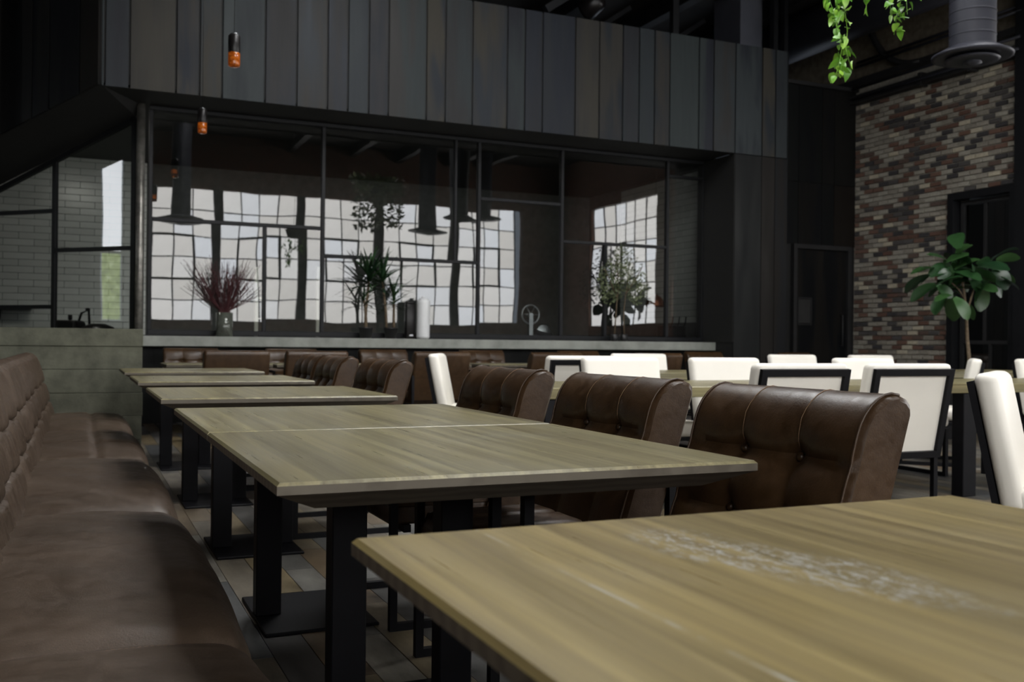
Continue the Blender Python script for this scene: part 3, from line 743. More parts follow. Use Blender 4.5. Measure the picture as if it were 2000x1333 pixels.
# ---- brown leather chairs (local: faces +x, back at -x)
def cushion_back(w_, z0, z1, th, lean, x0, rows, ncol, groove=.012):
    """slab swept along the width; returns grid mesh with caps, front toward +x"""
    H = z1-z0; r = .085
    prof = []
    nf = 28
    for i in range(nf+1): prof.append((0, (H-r)*i/nf, 1))
    for i in range(1, 7):
        a = pi/2*i/6; prof.append((-.065*(1-cos(a)), H-r+r*sin(a), .5))
    prof += [(-.090, H-.004, .3), (-.112, H-.012, 0), (-.126, H-.024, 0), (-.133, H-.045, 0)]
    xb = prof[-1][0]
    prof += [(xb, (H-r)*.5, 0), (xb, 0, 0)]
    nv = len(prof)-1; nu = 42
    def f(u, v):
        j = int(round(v*nv)); x, z, k = prof[j]; y = -w_/2+w_*u
        e = min(u, 1-u)*w_; er = .016
        sh = er-sqrt(max(0, er*er-(er-min(e, er))**2)) if e < er else 0
        c = u*ncol; fcx = c-int(min(c, ncol-1e-6)); dcol = min(fcx, 1-fcx)*w_/ncol
        edge_col = (u < .5/ncol) or (u > 1-.5/ncol)
        disp = 0
        if k > 0:
            if not ((u < .5/ncol and fcx < .5) or (u > 1-.5/ncol and fcx > .5)):
                disp -= k*(.0035*math.exp(-(dcol/.006)**1.5)+.004*math.exp(-(dcol/.04)**2))
            for rz in rows:
                dr = abs(z-rz*H); disp -= (.013*math.exp(-(dr/.012)**1.5)+.006*math.exp(-(dr/.04)**2)+(.016*math.exp(-((dr*dr+dcol*dcol)/.030**2)) if dcol < .09 and .2 < u < .8 else 0))*(k if k == 1 else 0)*min(1, .12+(e/.06)**1.5)
            disp += .006*sin(pi*fcx)*k
        zz = z0+z
        X_ = x0+x+disp-(z)*lean
        if sh:
            cx_ = xb/2; X_ += (-1 if x > cx_ else 1)*sh*.8; zz -= sh*.6 if z > H-.03 else 0
        return (X_, y, zz)
    me = grid_me(f, nu, nv, True, True)
    smooth_by_angle(me, 42)
    for p in me.polygons:
        if len(p.vertices) > 4: p.use_smooth = False
    return me, prof, f, nv
def make_brown():
    t = empty('leather_chair')
    BW, Z0, Z1, TH, LEAN, X0 = .60, .40, .90, .125, .30, -.17
    me, prof, bf, nvb = cushion_back(BW, Z0, Z1, TH, LEAN, X0, (.42, .70), 3)
    bk = obj('backrest', me, 'leather', t)
    for s_ in (-1, 1):
        pts = [V(bf(.5+s_*(.5-.02), j/nvb))+V((.0015, 0, .0015 if j > 28 else 0)) for j in range(0, 36)]
        obj('piping', tube_me(pts, .0032, 5), 'leather', bk)
    for yb in (-BW/6, BW/6):
        for rz in (.42, .70):
            zz = (Z1-Z0)*rz; b_ = obj('button', lathe_me([(.001, .007), (.007, .006), (.011, .002), (.011, -.004)], 10), 'leather', bk, (X0-zz*LEAN-.030, yb, Z0+zz)); b_.rotation_euler = (0, pi/2-.28, 0)
    for yb in (1/3, 2/3):
        obj('stitching', tube_me([V(bf(yb+.004, j/nvb))+V((.0012, 0, .0006)) for j in range(25, 36)], .0011, 4), 'thread', bk)
    def sf_(u, v):
        x = -.24+.43*u; y = -.28+.56*v; eu, ev = min(u, 1-u)*.43, min(v, 1-v)*.56; e = min(eu, ev); r = .05
        z = .475-(r-sqrt(max(0, r*r-(r-min(e, r))**2)))
        for q in (1/3, 2/3): z -= .010*math.exp(-((abs(v-q)*.56)/.012)**1.5)
        return (x, y, z)
    seat_top = grid_me(sf_, 24, 30)
    s_ = obj('seat', seat_top, 'leather', t)
    obj('seat_base', box_me((-.24, -.28, .36), (.19, .28, .428), .01, 2), 'leather', s_)
    for y in (-.30, .30): obj('side_frame', bar_me([(.185, y, .013), (.185, y, .645), (-.36, y, .645), (-.36, y, .013)], .026, .026, (0, 1, 0), True), 'black', t)
    obj('back_rail', box_me((-.373, -.287, .632), (-.347, .287, .658)), 'black', t)
    for x in (.13, -.28): obj('seat_rail', box_me((x-.013, -.287, .334), (x+.013, .287, .36)), 'black', t)
    return t
brown0 = make_brown()
used = set()
def place(proto, key, x, y, rz, label, cat, group):
    o = proto if key not in used else dup(proto)
    used.add(key); o.location = (x, y, 0); o.rotation_euler = (0, 0, rz); tag(o, label, cat, group); return o
# backrest front sits ~1.44 at table height; local face +x -> world -x
GB = 'brown leather chairs along the banquette tables'
for y, lab in ((1.855, 'largest brown leather chair, nearest the camera beside the scratched table'), (2.665, 'second nearest tufted brown leather chair, between the largest and third nearest ones'),
               (3.56, 'third nearest tufted brown leather chair facing the banquette'), (5.25, 'fourth brown leather chair of the banquette row, left of the white side-on chair'),
               (6.34, 'fifth brown leather chair of the banquette row'), (7.02, 'farthest brown leather chair of the banquette row')):
    place(brown0, 'b', 1.185, y, pi+random.uniform(-.02, .02), lab, 'chair', GB)
# far row in front of the ledge: backs to the camera
GF = 'brown leather chairs at the far tables'
for x0, x1, lab in ((1.06, 1.67, 'far brown leather chair seen from behind, leftmost under the vase of twigs'), (1.82, 2.42, 'far brown leather chair seen from behind between the twigs and the potted dracaenas'),
                    (3.10, 3.71, 'far brown leather chair seen from behind, right behind the white side-on chair'), (4.40, 5.02, 'far brown leather chair seen from behind, half hidden by a white chair'),
                    (5.69, 6.31, 'far brown leather chair seen from behind, rightmost under the olive tree')):
    place(brown0, 'b', (x0+x1)/2, 9.85, pi/2, lab, 'chair', GF)
for x0, x1, lab in ((.90, 1.45, 'far brown leather chair facing the camera under the ledge, leftmost'), (2.02, 2.60, 'far brown leather chair facing the camera under the ledge, second from left'),
                    (3.14, 3.72, 'far brown leather chair facing the camera below the potted dracaenas'), (4.45, 5.02, 'far brown leather chair facing the camera below the white canister'),
                    (5.85, 6.42, 'far brown leather chair facing the camera below the olive tree'), (7.85, 8.45, 'far brown leather chair facing the camera at the right end of the ledge'), (9.45, 10.05, 'dark brown leather chair in front of the dark door')):
    place(brown0, 'b', (x0+x1)/2, 11.30, -pi/2, lab, 'chair', GF)
far_top = chamfer_top(.52, .38, 0, .03, .05, .04)
for i, x in enumerate((1.32, 2.40, 3.52, 4.78, 6.05)):
    t = empty('far_table', (x, 10.62, 0)); tag(t, ('far wooden table under the ledge, ' + ('leftmost', 'second from left', 'third from left', 'fourth from left', 'rightmost')[i]), 'table', 'far wooden tables under the ledge')
    obj('table_top', far_top, 'wood', t, (0, 0, .75))
    obj('column', box_me((-.045, -.045, .012), (.045, .045, .70)), 'black', t); obj('base_plate', box_me((-.26, -.26, 0), (.26, .26, .012)), 'black', t)

# ---- white chairs (local: faces +y, back at -y)
def make_white():
    t = empty('white_chair')
    W_, Z0, Z1, TH, LEAN = .62, .40, .905, .085, .20
    bm = bmesh.new(); bmesh.ops.create_cube(bm, size=1)
    bmesh.ops.scale(bm, vec=(W_, TH, Z1-Z0), verts=bm.verts)
    bmesh.ops.bevel(bm, geom=bm.edges[:], offset=.032, segments=4, affect='EDGES', profile=.5)
    for v in bm.verts:
        v.co.z += (Z0+Z1)/2; v.co.y += -.235-(v.co.z-Z0)*LEAN
    for f in bm.faces: f.smooth = True
    me = bpy.data.meshes.new('wb'); bm.to_mesh(me); bm.free()
    b_ = obj('backrest', me, 'white', t)
    yb = lambda z: -.235-(z-Z0)*LEAN-TH/2-.014
    nrm = V((0, 1, LEAN)).normalized()
    zb0, zb1 = .372, Z1-.05; xf = W_/2-.03
    obj('back_frame', bar_me([(-xf, yb(zb0), zb0), (xf, yb(zb0), zb0), (xf, yb(zb1), zb1), (-xf, yb(zb1), zb1)], .038, .024, nrm, True), 'black', t)
    pz0, pz1, px_ = zb0+.02, zb1-.02, xf-.02
    obj('back_panel', slab_me([(-px_, yb(pz0)+.010, pz0), (px_, yb(pz0)+.010, pz0), (px_, yb(pz1)+.010, pz1), (-px_, yb(pz1)+.010, pz1)], nrm*.006), 'white', t)
    for s_ in (-1, 1):
        pts = [(s_*(W_/2-.006), -.235-(z-Z0)*LEAN+TH/2-.033, z) for z in [Z0+.04+i*(Z1-Z0-.08)/6 for i in range(7)]]
        obj('piping', tube_me(pts, .004, 5), 'white', b_)
    s_ = obj('seat', box_me((-.30, -.24, .385), (.30, .28, .485), .03, 3), 'white', t)
    for x in (-.285, .285): obj('sled_leg', bar_me([(x, .25, .015), (x, .25, .355), (x, -.26, .355), (x, -.26, .015)], .03, .03, (1, 0, 0), True), 'black', t)
    for y in (-.22, .22): obj('seat_rail', box_me((-.27, y-.015, .355), (.27, y+.015, .385)), 'black', t)
    return t
white0 = make_white()
GW = 'white upholstered chairs'
def wchair(x, y, az, lab): return place(white0, 'w', x, y, -az, lab, 'chair', GW)
wchair(4.36, 4.56, 0, 'white chair with black back frame, fully visible from behind beside the leather chair')
wchair(3.58, 4.56, 0, 'white chair with black back frame seen over the top of the nearest leather chair')
def left_edge(x, Yb): return aY(x, 695, Yb).x
wchair(left_edge(1064, 6.72)+.31, 7.02, 0, 'white chair with black back frame, partly hidden behind the second leather chair')
wchair(left_edge(1135, 6.10)+.31, 5.76, pi, 'white chair facing the camera, leftmost at the far side of the long table')
wchair(left_edge(1298, 8.40)-.31, 8.06, pi, 'white chair facing the camera, peeking out behind the leftmost far-side one')
wchair(left_edge(1345, 6.10)+.31, 5.76, pi, 'white chair facing the camera in the middle of the far side of the long table')
wchair(left_edge(1616, 6.14)+.40, 5.84, pi, 'white chair facing the camera, right of the framed chair over the leather one')
wchair(left_edge(1740, 8.40)-.31, 8.06, pi, 'white chair facing the camera in front of the brick wall, partly hidden')
wchair(left_edge(1500, 8.40)+.31, 8.06, pi, 'small distant white chair beside the dark brown chair')
wchair(3.50, 2.50, RD(145), 'white chair seen side-on at the right edge, nearest of the white chairs')
wchair(2.98, 7.42, RD(116), 'white chair seen side-on between the fourth and third leather chairs')
wchair(6.80, 6.32, RD(-44), 'white chair turned side-on below the fig tree')
wchair(left_edge(1992, 6.10)+.31, 5.80, pi, 'white chair cut off by the right edge of the picture')
# long tables
def long_table(x0, x1, y0, y1, lab, ins=.12):
    t = empty('long_table', ((x0+x1)/2, (y0+y1)/2, 0)); tag(t, lab, 'table', 'long tables with white chairs')
    hx_, hy_ = (x1-x0)/2, (y1-y0)/2
    obj('table_top', box_me((-hy_, -hx_, .695), (hy_, hx_, .757), .005), 'wood', t, None, (0, 0, pi/2))
    for sx in (-1, 1):
        for sy in (-1, 1): obj('leg', box_me((-.06, -.05, 0), (.06, .05, .694), .004), 'black', t, (sx*(hx_-ins), sy*(hy_-.06), 0))
    return t
long_table(2.25, 5.60, 4.76, 5.62, 'long wooden table with white chairs on both sides')
long_table(5.62, 9.6, 4.76, 5.62, 'long wooden table at the right edge behind the side-on white chair', 1.0)
long_table(3.35, 9.4, 7.12, 7.92, 'distant wooden table behind the row of white chairs on the right', .75)

# ================================================================== LAMPS, DUCTS
pend0 = empty('pendant_lamp')
obj('shade', lathe_me([(.018, .262), (.040, .258), (.0475, .245), (.0475, .115), (.046, .112)], 20), 'blackbox', pend0)
obj('glass_end', lathe_me([(.046, .113), (.0475, .11), (.0475, .022), (.043, .006), (.030, 0)], 20), 'amber', pend0)
obj('collar', lathe_me([(.012, .262), (.03, .2625), (.03, .268), (.010, .275)], 16), 'metal', pend0)
obj('cord', tube_me([(0, 0, .27), (0, 0, 3.3)], .0025, 5), 'blackbox', pend0)
obj('canopy', lathe_me([(.05, 3.27), (.05, 3.29), (.02, 3.3)], 16), 'blackbox', pend0)
for i, (x, y, f, s_, lab) in enumerate(((457, 131, 7.9, 1.0, 'black and amber glass pendant lamp hanging higher in front of the steel panels'), (395, 261, 10.4, .96, 'black and amber glass pendant lamp hanging lower in front of the glazing'))):
    p = aF(x, y, f); o = place(pend0, 'p', p.x, p.y, 0, lab, 'lamp', 'amber pendant lamps'); o.location.z = p.z
    for ch in o.children:
        if ch.name.startswith('cord') or ch.name.startswith('canopy'): ch.scale = (1, 1, 1)
def duct(p, dia, fl, label, top=None):
    t = empty('ventilation_duct', p); tag(t, label, 'duct', 'round ventilation ducts')
    h = (top or ROOF)-p.z
    prof = []
    z = .05
    while z < h:
        prof += [(dia/2, z), (dia/2, min(z+.085, h)), (dia/2+.004, min(z+.088, h)), (dia/2+.004, min(z+.096, h))]; z += .1
    obj('pipe', smooth_by_angle(lathe_me(prof, 28), 40), 'duct', t)
    obj('flange', lathe_me([(dia*.40, -.02), (fl*.46, -.045), (fl*.5, -.035), (fl*.5, -.02), (dia/2+.01, .05)], 36), 'duct', t)
    obj('diffuser_ring', lathe_me([(fl*.20, -.075), (fl*.30, -.075), (fl*.34, -.06), (fl*.30, -.045), (fl*.2, -.045)], 32), 'duct', t)
    obj('diffuser_cone', lathe_me([(.02, -.11), (fl*.12, -.09), (fl*.10, -.045), (.02, -.03)], 24), 'duct', t)
duct(aF(1899, 104, 8.5), .377, .66, 'dark round duct with flared diffuser hanging over the brick wall')
def mirrored(x, y, Yr): p = aY(x, y, 2*YG-Yr); p.y = Yr; return p
for (x, y), lab in (((357, 428), 'round duct with flared diffuser behind the camera, mirrored left in the glazing'), ((834, 452), 'round duct with flared diffuser behind the camera, mirrored in the middle glazing'), ((948, 428), 'round duct with flared diffuser behind the camera, mirrored right of the middle glazing')):
    duct(mirrored(x, y, 1.0), .44, .95, lab)
# square duct and posts rising behind the cladding, big horizontal duct
a_, b_ = aY(1446, 60, 12.6), aY(1476, 60, 12.6)
tag(obj('square_duct', box_me((a_.x, 12.6, 4.6), (a_.x+.42, 13.3, ROOF), .004), 'duct_pale'), 'blue-grey square duct rising behind the steel cladding', 'duct')
for x, w_ in ((1317, .10), (1512, .08), (1532, .07)):
    p = aY(x, 40, 12.3); struct(obj('steel_post', box_me((p.x-w_/2, 12.25, 3.9), (p.x+w_/2, 12.35, ROOF)), 'frame'))
tag(obj('main_duct', tube_me([(10.6, 5.0, 6.0), (10.6, 16.5, 6.0)], .36, 28), 'duct'), 'large dark horizontal duct running under the roof above the vine', 'duct')
p0, p1 = aY(1065, 22, 11.9), aY(1140, -20, 11.9)
rail = tag(obj('cable_tray', bar_me([(p0.x, 11.9, p0.z+.02), (p0.x+1.6, 11.9, p0.z+1.15)], .10, .10, (0, 1, 0)), 'frame'), 'slanted steel brace over the top of the cladding', 'brace')
for (xa, za, xb_, zb_) in ((6.6, 5.4, 7.9, 6.3), (8.0, 5.4, 9.3, 6.3), (9.7, 6.3, 10.9, 5.1)):
    struct(obj('roof_brace', bar_me([(xa, 13.4, za), (xb_, 13.4, zb_)], .07, .07, (0, 1, 0)), 'frame'))
struct(obj('roof_truss_chord', box_me((4.0, 13.35, 5.38), (11.6, 13.45, 5.46)), 'frame'))
p = aF(1140, 22, 14.0)
sp = tag(obj('loudspeaker', lathe_me([(.02, 0), (.15, .01), (.17, .05), (.12, .30), (.05, .34)], 20), 'blackbox', None, (p.x, p.y, p.z)), 'black spotlight can under the roof above the cladding', 'spotlight')
sp.rotation_euler = (1.2, .3, .4)

# ================================================================== PLANTS
def leaf_me(ln, wd, fold=.25, droop=.3, nseg=6, shape='oval'):
    vs_, fs = [], []
    for i in range(nseg+1):
        t = i/nseg
        if shape == 'oval': ww = wd*sin(pi*min(1, t*.93+.05))**.75
        elif shape == 'heart': ww = wd*(sin(pi*(t**.62)))**.8
        elif shape == 'fiddle': ww = wd*(.45+.55*t)*sin(pi*min(1, t*.9+.09))**.5
        else: ww = wd*(1-t)**.55*min(1, .55+t*2)
        x = ln*t; z = -droop*ln*t*t
        vs_ += [(x, -ww, z+fold*ww), (x, 0, z), (x, ww, z+fold*ww)]
    for i in range(nseg):
        k = i*3; fs += [(k, k+3, k+4, k+1), (k+1, k+4, k+5, k+2)]
    return mesh('leaf', vs_, fs, True)
def put_leaf(me, parent, p, yaw, pitch, roll=0, s=1):
    o = obj('leaf', me, None, parent, p); o.rotation_euler = (roll, -pitch, yaw); o.scale = (s, s, s); return o
# hanging vine, top right
HF = 5.6
bp = aF(1700, -90, HF)
vine = empty('hanging_vine', bp); tag(vine, 'bright green trailing vine hanging from above at the top right', 'plant')
obj('basket', lathe_me([(.08, -.12), (.16, -.10), (.20, .02), (.21, .05), (.17, .05)], 20), 'vineback', vine)
obj('hanger', tube_me([(0, 0, .04), (0, 0, ROOF-bp.z)], .004, 5), 'blackbox', vine)
pl = [leaf_me(.066, .023, .25, .25, 5, 'heart'), leaf_me(.05, .018, .35, .3, 5, 'heart'), leaf_me(.07, .022, .15, .45, 5, 'heart')]
for l_ in pl: l_.materials.append(MT['leaf_pothos'])
def strand(pts, n, spread=.022):
    P_ = [aF(x, y, HF+random.uniform(-.1, .1))-bp for x, y in pts]
    obj('stem', tube_me([V((P_[0].x*.3, P_[0].y*.3, .05))]+P_, .0022, 4), 'leaf_pothos', vine)
    for i in range(n):
        t = (i+.5)/n*(len(P_)-1); k = int(t); q = P_[k].lerp(P_[k+1], t-k)+V((random.uniform(-1, 1)*spread, random.uniform(-1, 1)*spread, random.uniform(-.01, .01)))
        put_leaf(random.choice(pl), vine, q, random.uniform(0, 2*pi), random.uniform(-1.5, .3), random.uniform(-.8, .8), random.uniform(.7, 1.15))
strand([(1632, -40), (1640, 10), (1634, 50), (1645, 90), (1640, 120), (1632, 148)], 40)
strand([(1618, -40), (1620, 0), (1630, 30), (1636, 70)], 14)
strand([(1660, -40), (1650, 20), (1655, 60), (1652, 95), (1662, 135)], 18)
strand([(1694, -40), (1693, 5), (1691, 18)], 5, .012)
strand([(1752, -50), (1760, 0), (1752, 30), (1746, 68)], 18)
strand([(1735, -45), (1738, 5), (1740, 32)], 9)
strand([(1775, -50), (1770, 0), (1772, 28)], 9)
strand([(1798, -50), (1799, 2)], 4, .012)
# second hanging basket behind the camera, mirrored in the glazing
hp = mirrored(737, 372, .2)
hb = empty('hanging_basket', hp); tag(hb, 'leafy hanging basket behind the camera, mirrored in the middle glazing', 'plant')
obj('basket', lathe_me([(.12, -.1), (.26, -.05), (.32, .12), (.30, .13)], 20), 'vineback', hb); obj('hanger', tube_me([(0, 0, .1), (0, 0, ROOF-hp.z)], .006, 5), 'blackbox', hb)
vs_, fs = [], []
for i in range(700):
    a = random.uniform(0, 2*pi); r = .70*sqrt(random.random()); d = random.random()**1.4*1.5
    c = V((r*cos(a), r*sin(a), .30-d*(.9 if r > .2 else .6))); u_ = V((random.uniform(-1, 1), random.uniform(-1, 1), random.uniform(-1, .2))).normalized()*.10; w_ = u_.cross(V((random.uniform(-1, 1), random.uniform(-1, 1), 1))).normalized()*.045
    k = len(vs_); vs_ += [c-u_, c+w_, c+u_, c-w_]; fs.append((k, k+1, k+2, k+3))
stuff(obj('foliage', mesh('fo', vs_, fs), 'leaf_olive', hb))
# fiddle-leaf fig
FF = 11.6
fb = aF(1893, 700, FF)
fig = empty('fig_tree', (fb.x, fb.y, 0)); tag(fig, 'fiddle-leaf fig tree with big green leaves before the black door', 'plant')
def fp(x, y, df=0): q = aF(x, y, FF+df); return q-V((fb.x, fb.y, 0))
stem = [V((0, 0, .25)), V((0, 0, .6)), fp(1893, 700), fp(1889, 660), fp(1887, 615), fp(1883, 570), fp(1876, 530)]
obj('trunk', tube_me(stem, [.024, .023, .021, .020, .018, .014, .009], 7), 'bark', fig)
obj('branch', tube_me([fp(1888, 610), fp(1895, 588), fp(1900, 570), fp(1910, 540)], [.013, .012, .010, .006], 6), 'bark', fig)
obj('branch', tube_me([fp(1884, 584), fp(1872, 565), fp(1850, 545)], [.010, .009, .006], 6), 'bark', fig)
obj('pot', lathe_me([(.16, 0), (.22, .02), (.25, .36), (.24, .38), (.21, .38), (.20, .30)], 24), 'pot', fig)
fm = [leaf_me(.29, .115, .22, .35, 7, 'fiddle'), leaf_me(.26, .105, .3, .15, 7, 'fiddle'), leaf_me(.22, .092, .15, .5, 7, 'fiddle')]
for l_ in fm: l_.materials.append(MT['leaf_fig'])
fc_ = [((1865, 490), 5), ((1852, 520), 8), ((1840, 560), 8), ((1868, 575), 6), ((1825, 535), 4), ((1905, 525), 7), ((1935, 515), 7), ((1900, 555), 5), ((1945, 540), 5), ((1915, 560), 3), ((1885, 510), 5)]
for (x, y), n in fc_:
    for i in range(n):
        p = fp(x+random.uniform(-14, 14), y+random.uniform(-12, 14), random.uniform(-.22, .22))
        put_leaf(random.choice(fm), fig, p, random.uniform(0, 2*pi), random.uniform(-1.1, .8), random.uniform(-.9, .9), random.uniform(.9, 1.25))
# small greenery at the foot of the fig
# red twigs in glass vase
YL = 12.25
vp = aY(438, 655, YL); vp.z = 1.037
vase = empty('glass_vase', vp); tag(vase, 'clear glass cylinder vase holding red twigs on the concrete ledge', 'vase')
obj('vase_body', lathe_me([(.095, 0), (.10, .004), (.10, .29), (.094, .29), (.094, .012), (.02, .010)], 28), 'vase', vase)
tw = empty('twig_bunch', vp+V((0, 0, .02))); tag(tw, 'fan-shaped bunch of bare dark red twigs in the glass vase', 'branches')
for i in range(90):
    a = random.uniform(0, 2*pi); sp_ = random.random()**.6*.50; ln = random.uniform(.55, .98)
    base = V((random.uniform(-.05, .05), random.uniform(-.05, .05), 0)); mid = V((cos(a)*.07, sin(a)*.07*.6, .30))
    tip = V((cos(a)*sp_*(1.0 if abs(cos(a)) > .3 else 1.3), sin(a)*sp_*.35, ln-.35*sp_*sp_)); m2 = mid.lerp(tip, .5)+V((random.uniform(-.02, .02), 0, random.uniform(-.02, .02)))
    t_ = obj('twig', tube_me([base, mid, m2, tip], [.0046, .0042, .0034, .0018], 4), 'twig', tw)
    for k in range(2):
        q = mid.lerp(tip, random.uniform(.3, .75)); d_ = V((random.uniform(-.10, .10), random.uniform(-.04, .04), random.uniform(.08, .18)))
        obj('side_twig', tube_me([q, q+d_*.6, q+d_], [.0028, .0022, .0014], 3), 'twig', t_)
# dracaenas
dl = [leaf_me(.46, .027, .35, .25, 7, 'strap'), leaf_me(.42, .026, .35, .45, 7, 'strap'), leaf_me(.50, .027, .3, .10, 7, 'strap')]
for l_ in dl: l_.materials.append(MT['leaf_drac'])
def dracaena(xp, heads, lab):
    b_ = aY(xp, 660, YL); b_.z = 1.037
    t = empty('dracaena', b_); tag(t, lab, 'plant', 'potted dracaenas')
    obj('pot', lathe_me([(.062, 0), (.068, .004), (.088, .125), (.092, .127), (.092, .14), (.083, .14), (.08, .11), (.02, .105)], 22), 'pot', t)
    for (x, y, xb, n, s_) in heads:
        h = aY(x, y, YL+random.uniform(-.03, .03))-b_; q = aY(xb, 640, YL)-b_
        obj('cane', tube_me([(q.x, 0, .10), (q.x*.8+h.x*.2, 0, h.z*.5), (h.x, h.y, h.z+.04)], [.020, .018, .014], 7), 'bark', t)
        for i in range(n):
            k = i/n
            put_leaf(dl[i % 3], t, (h.x, h.y, h.z-.06+.16*k), i*2.4+random.uniform(-.3, .3), .0+1.35*k+random.uniform(-.2, .2), 0, s_*random.uniform(.8, 1.1))
dracaena(714, [(721, 552, 713, 38, 1.0), (711, 592, 716, 14, .75)], 'potted dracaena with the tallest leaf crown, left of the other pot on the ledge')
dracaena(763, [(747, 556, 755, 30, .95), (769, 594, 769, 22, .85)], 'potted dracaena with two canes beside the dark canister on the ledge')
# olive tree
ob = aY(1209, 664, YL); ob.z = 1.037
ol = empty('olive_tree', ob); tag(ol, 'potted olive tree with thin silvery leaves at the right of the ledge', 'plant')
for xs_ in (1200, 1218):
    q = aY(xs_, 664, YL)-ob; obj('pot', lathe_me([(.045, 0), (.05, .003), (.056, .10), (.05, .102), (.046, .09)], 16), 'pot', ol, (q.x, 0, 0))
def op(x, y, d=0): return aY(x, y, YL+d)-ob
for pts in ([(1200, 655), (1204, 600), (1208, 560), (1204, 500)], [(1219, 655), (1218, 610), (1224, 560), (1232, 500)], [(1206, 585), (1190, 545), (1180, 525)], [(1222, 575), (1245, 540), (1255, 520)]):
    obj('stem', tube_me([op(*p) for p in pts], [.010, .008, .006, .003][:len(pts)], 6), 'bark', ol)
vs_, fs = [], []
for i in range(900):
    cx, cy, rx_, ry_ = random.choice(((1225, 535, 34, 50), (1190, 560, 26, 34), (1245, 560, 22, 36), (1215, 510, 16, 34), (1200, 545, 30, 40)))
    a = random.uniform(0, 2*pi); r = sqrt(random.random()); c = op(cx+rx_*r*cos(a), cy+ry_*r*sin(a), random.uniform(-.12, .12))
    u_ = V((random.uniform(-1, 1), random.uniform(-1, 1), random.uniform(-.4, 1.2))).normalized()*.034; w_ = u_.cross(V((random.uniform(-1, 1), -1, random.uniform(-1, 1)))).normalized()*.0085
    k = len(vs_); vs_ += [c-u_, c+w_, c+u_, c-w_]; fs.append((k, k+1, k+2, k+3))
stuff(obj('foliage', mesh('ol', vs_, fs), 'leaf_olive', ol))
# canisters on the ledge
cp_ = aY(826, 661, 12.2); cp_.z = 1.037
can = empty('white_canister', cp_); tag(can, 'tall white ribbed cylinder canister standing on the concrete ledge', 'canister')
prof = [(.066, 0), (.082, .012), (.088, .03)]+[p for k in range(14) for p in ((.088, .04+k*.031), (.0865, .055+k*.031))]+[(.088, .485), (.082, .505), (.06, .525), (.03, .53)]
obj('body', lathe_me(prof, 28), 'ceramic', can)
obj('cap', lathe_me([(.026, .528), (.028, .535), (.028, .548), (.02, .552)], 16), 'ceramic', can)
bp_ = aY(800, 659, 12.28); bp_.z = 1.037
blk = empty('dark_canister', bp_); tag(blk, 'tall narrow black box canister beside the white cylinder', 'canister')
obj('body', box_me((-.062, -.05, 0), (.062, .05, .46), .012, 2), 'blackbox', blk)
obj('lid', box_me((-.056, -.046, .46), (.056, .046, .49), .008, 2), 'blackbox', blk)
obj('label_plate', box_me((-.02, -.053, .035), (.03, -.050, .055)), 'metal', blk)

# ================================================================== KITCHEN THINGS BEHIND THE GLASS
kc = empty('kitchen_counter', (4.9, 13.25, 0)); tag(kc, 'dark kitchen worktop running behind the glazing', 'counter')
obj('worktop', box_me((-3.1, -.4, .86), (3.9, .4, .92), .004), 'metal', kc); obj('cabinet', box_me((-3.05, -.35, 0), (3.85, .38, .855)), 'dark', kc)
for x, lab in ((500, 'cream upright post on the kitchen worktop behind the red twigs'), (620, 'cream upright post on the kitchen worktop near the second mullion')):
    b_ = aY(x, 652, 13.1); t_ = aY(x, 522, 13.1)
    o = empty('shelf_upright', (b_.x, 13.1, .92)); tag(o, lab, 'post', 'cream posts in the kitchen')
    obj('post', box_me((-.022, -.02, 0), (.022, .02, t_.z-.92), .003), 'post_white', o)
    obj('foot', box_me((-.022, -.05, 0), (.09, .05, .012)), 'post_white', o)
    for k in (.35, .62): obj('bracket', box_me((.022, -.01, k), (.08, .01, k+.02)), 'post_white', o)
b_ = aY(1060, 652, 13.1)
sl_ = empty('meat_slicer', (b_.x, 13.1, .92)); tag(sl_, 'stainless steel slicer with flywheel behind the glass', 'machine')
obj('base', box_me((-.20, -.15, 0), (.20, .15, .10), .02, 2), 'metal', sl_)
o = obj('carriage', box_me((-.16, -.13, 0), (.16, .13, .03), .01, 2), 'metal', sl_, (.02, -.02, .16)); o.rotation_euler = (.6, .25, 0)
wl_ = obj('flywheel', mesh('ring', [((.14+.014*cos(b))*cos(a), .014*sin(b), (.14+.014*cos(b))*sin(a)) for a in [2*pi*i/28 for i in range(28)] for b in [2*pi*j/6 for j in range(6)]],
    [(i*6+j, ((i+1) % 28)*6+j, ((i+1) % 28)*6+(j+1) % 6, i*6+(j+1) % 6) for i in range(28) for j in range(6)], True), 'metal', sl_, (-.18, .05, .50))
for k in range(3): s_ = obj('spoke', tube_me([(-.14*cos(k*pi/3), 0, -.14*sin(k*pi/3)), (.14*cos(k*pi/3), 0, .14*sin(k*pi/3))], .009, 6), 'metal', wl_)
obj('upright', box_me((-.21, .02, .08), (-.15, .08, .52)), 'metal', sl_)
obj('blade', lathe_me([(.11, 0), (.12, .006), (.11, .012)], 28), 'metal', sl_, (.05, .08, .24)).rotation_euler = (pi/2, 0, 0)
b_ = aY(1279, 600, 13.4)
cd_ = empty('dome_lamp', b_); tag(cd_, 'round copper dome lamp hanging in the kitchen behind the olive tree', 'lamp')
obj('dome', lathe_me([(.15, 0), (.153, .03), (.14, .10), (.10, .16), (.03, .20), (.012, .21)], 26), 'copper', cd_); obj('cord', tube_me([(0, 0, .2), (0, 0, 3.8-b_.z)], .004, 5), 'blackbox', cd_)
b_ = aY(1310, 655, 13.1)
fc2 = empty('coffee_machine', (b_.x+.05, 13.15, .92)); tag(fc2, 'chrome bar machine with dark handles near the right end of the glazing', 'machine')
obj('body', box_me((-.18, -.14, .12), (.18, .16, .38), .03, 3), 'blackbox', fc2); obj('base', box_me((-.18, -.18, 0), (.18, .16, .05), .01, 2), 'metal', fc2)
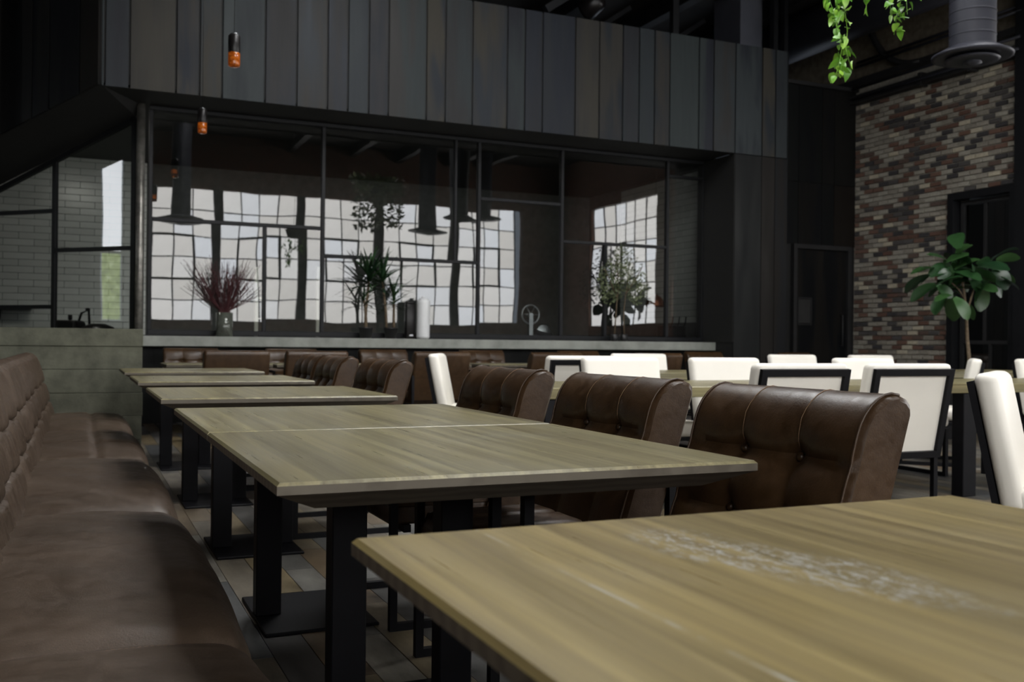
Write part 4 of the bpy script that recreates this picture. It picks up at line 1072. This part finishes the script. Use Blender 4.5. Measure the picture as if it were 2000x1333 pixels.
obj('column', lathe_me([(.05, .05), (.045, .12), (.05, .13)], 14), 'metal', fc2)
for x in (-.12, 0, .12): obj('lever', tube_me([(x, -.14, .34), (x, -.20, .42), (x, -.22, .52)], .012, 6), 'blackbox', fc2)
obj('kettle', lathe_me([(.05, 0), (.065, .02), (.055, .13), (.03, .16)], 18), 'metal', fc2, (-.26, -.08, 0))
# dark machine silhouette behind the angled glass
b_ = aP(163, 640, gc+N45*.62, N45); 
mc = empty('kitchen_machine', (b_.x, b_.y, 1.002)); mc.rotation_euler = (0, 0, RD(-25)); mc.scale = (1.35, 1.35, 1.35); tag(mc, 'dark machine with lever standing behind the angled glass', 'machine')
obj('body', box_me((-.26, -.12, 0), (-.02, .12, .17), .04, 3), 'blackbox', mc)
obj('hopper', lathe_me([(.17, 0), (.175, .05), (.14, .11), (.06, .14)], 22), 'blackbox', mc, (.14, 0, 0))
obj('lever', tube_me([(-.05, 0, .15), (-.02, 0, .24), (.05, 0, .27), (.06, 0, .10)], .012, 6), 'blackbox', mc)
obj('knob', lathe_me([(.005, 0), (.022, .008), (.022, .03), (.005, .038)], 12), 'blackbox', mc, (.04, 0, .255))
obj('knob', lathe_me([(.005, 0), (.02, .008), (.02, .05), (.005, .056)], 12), 'blackbox', mc, (-.13, 0, .17))
kl = empty('added_tile_light', (-.02, 13.22, 3.70), RD(135)); tag(kl, 'added unseen light brightening the white tiles behind the angled glass', 'lamp')  # extra light hidden above the glass head, added to brighten the tiled wall
obj('housing', box_me((-.42, -.06, .02), (.42, .06, .08)), 'dark', kl)
def _kl(nt, b):
    n = noise(nt, coords(nt), 3, 2); L(nt, ramp(nt, n, [(.3, (1, .95, .86)), (.7, (1, .97, .90))]), b.inputs['Emission Color']); b.inputs['Emission Strength'].default_value = 70
obj('lens', box_me((-.40, -.05, .0), (.40, .05, .02)), mat('added_light_lens', _kl), kl)
sc_ = empty('side_counter', (0, 0, 0)); tag(sc_, 'low counter under the dark machine behind the angled glass', 'counter')
obj('worktop', slab_me([gc+N45*.27+C45*.1+V((0, 0, .96)), gc+N45*.27+C45*2.4+V((0, 0, .96)), gc+N45*.95+C45*2.4+V((0, 0, .96)), gc+N45*.95+C45*.1+V((0, 0, .96))], (0, 0, .04)), 'metal', sc_)
obj('cabinet', slab_me([gc+N45*.30+C45*.14, gc+N45*.30+C45*2.36, gc+N45*.93+C45*2.36, gc+N45*.93+C45*.14], (0, 0, .958)), 'dark', sc_)
# kitchen shelf
sh = empty('wall_shelf', (-1.6, YK-.16, 1.42)); tag(sh, 'dark shelf bar on the white tiled wall behind the angled glass', 'shelf')
obj('board', box_me((-1.1, -.14, 0), (.95, .14, .03)), 'dark', sh)
obj('bracket', box_me((-.6, -.1, -.15), (-.57, .14, 0)), 'dark', sh); obj('bracket', box_me((.5, -.1, -.15), (.53, .14, 0)), 'dark', sh)
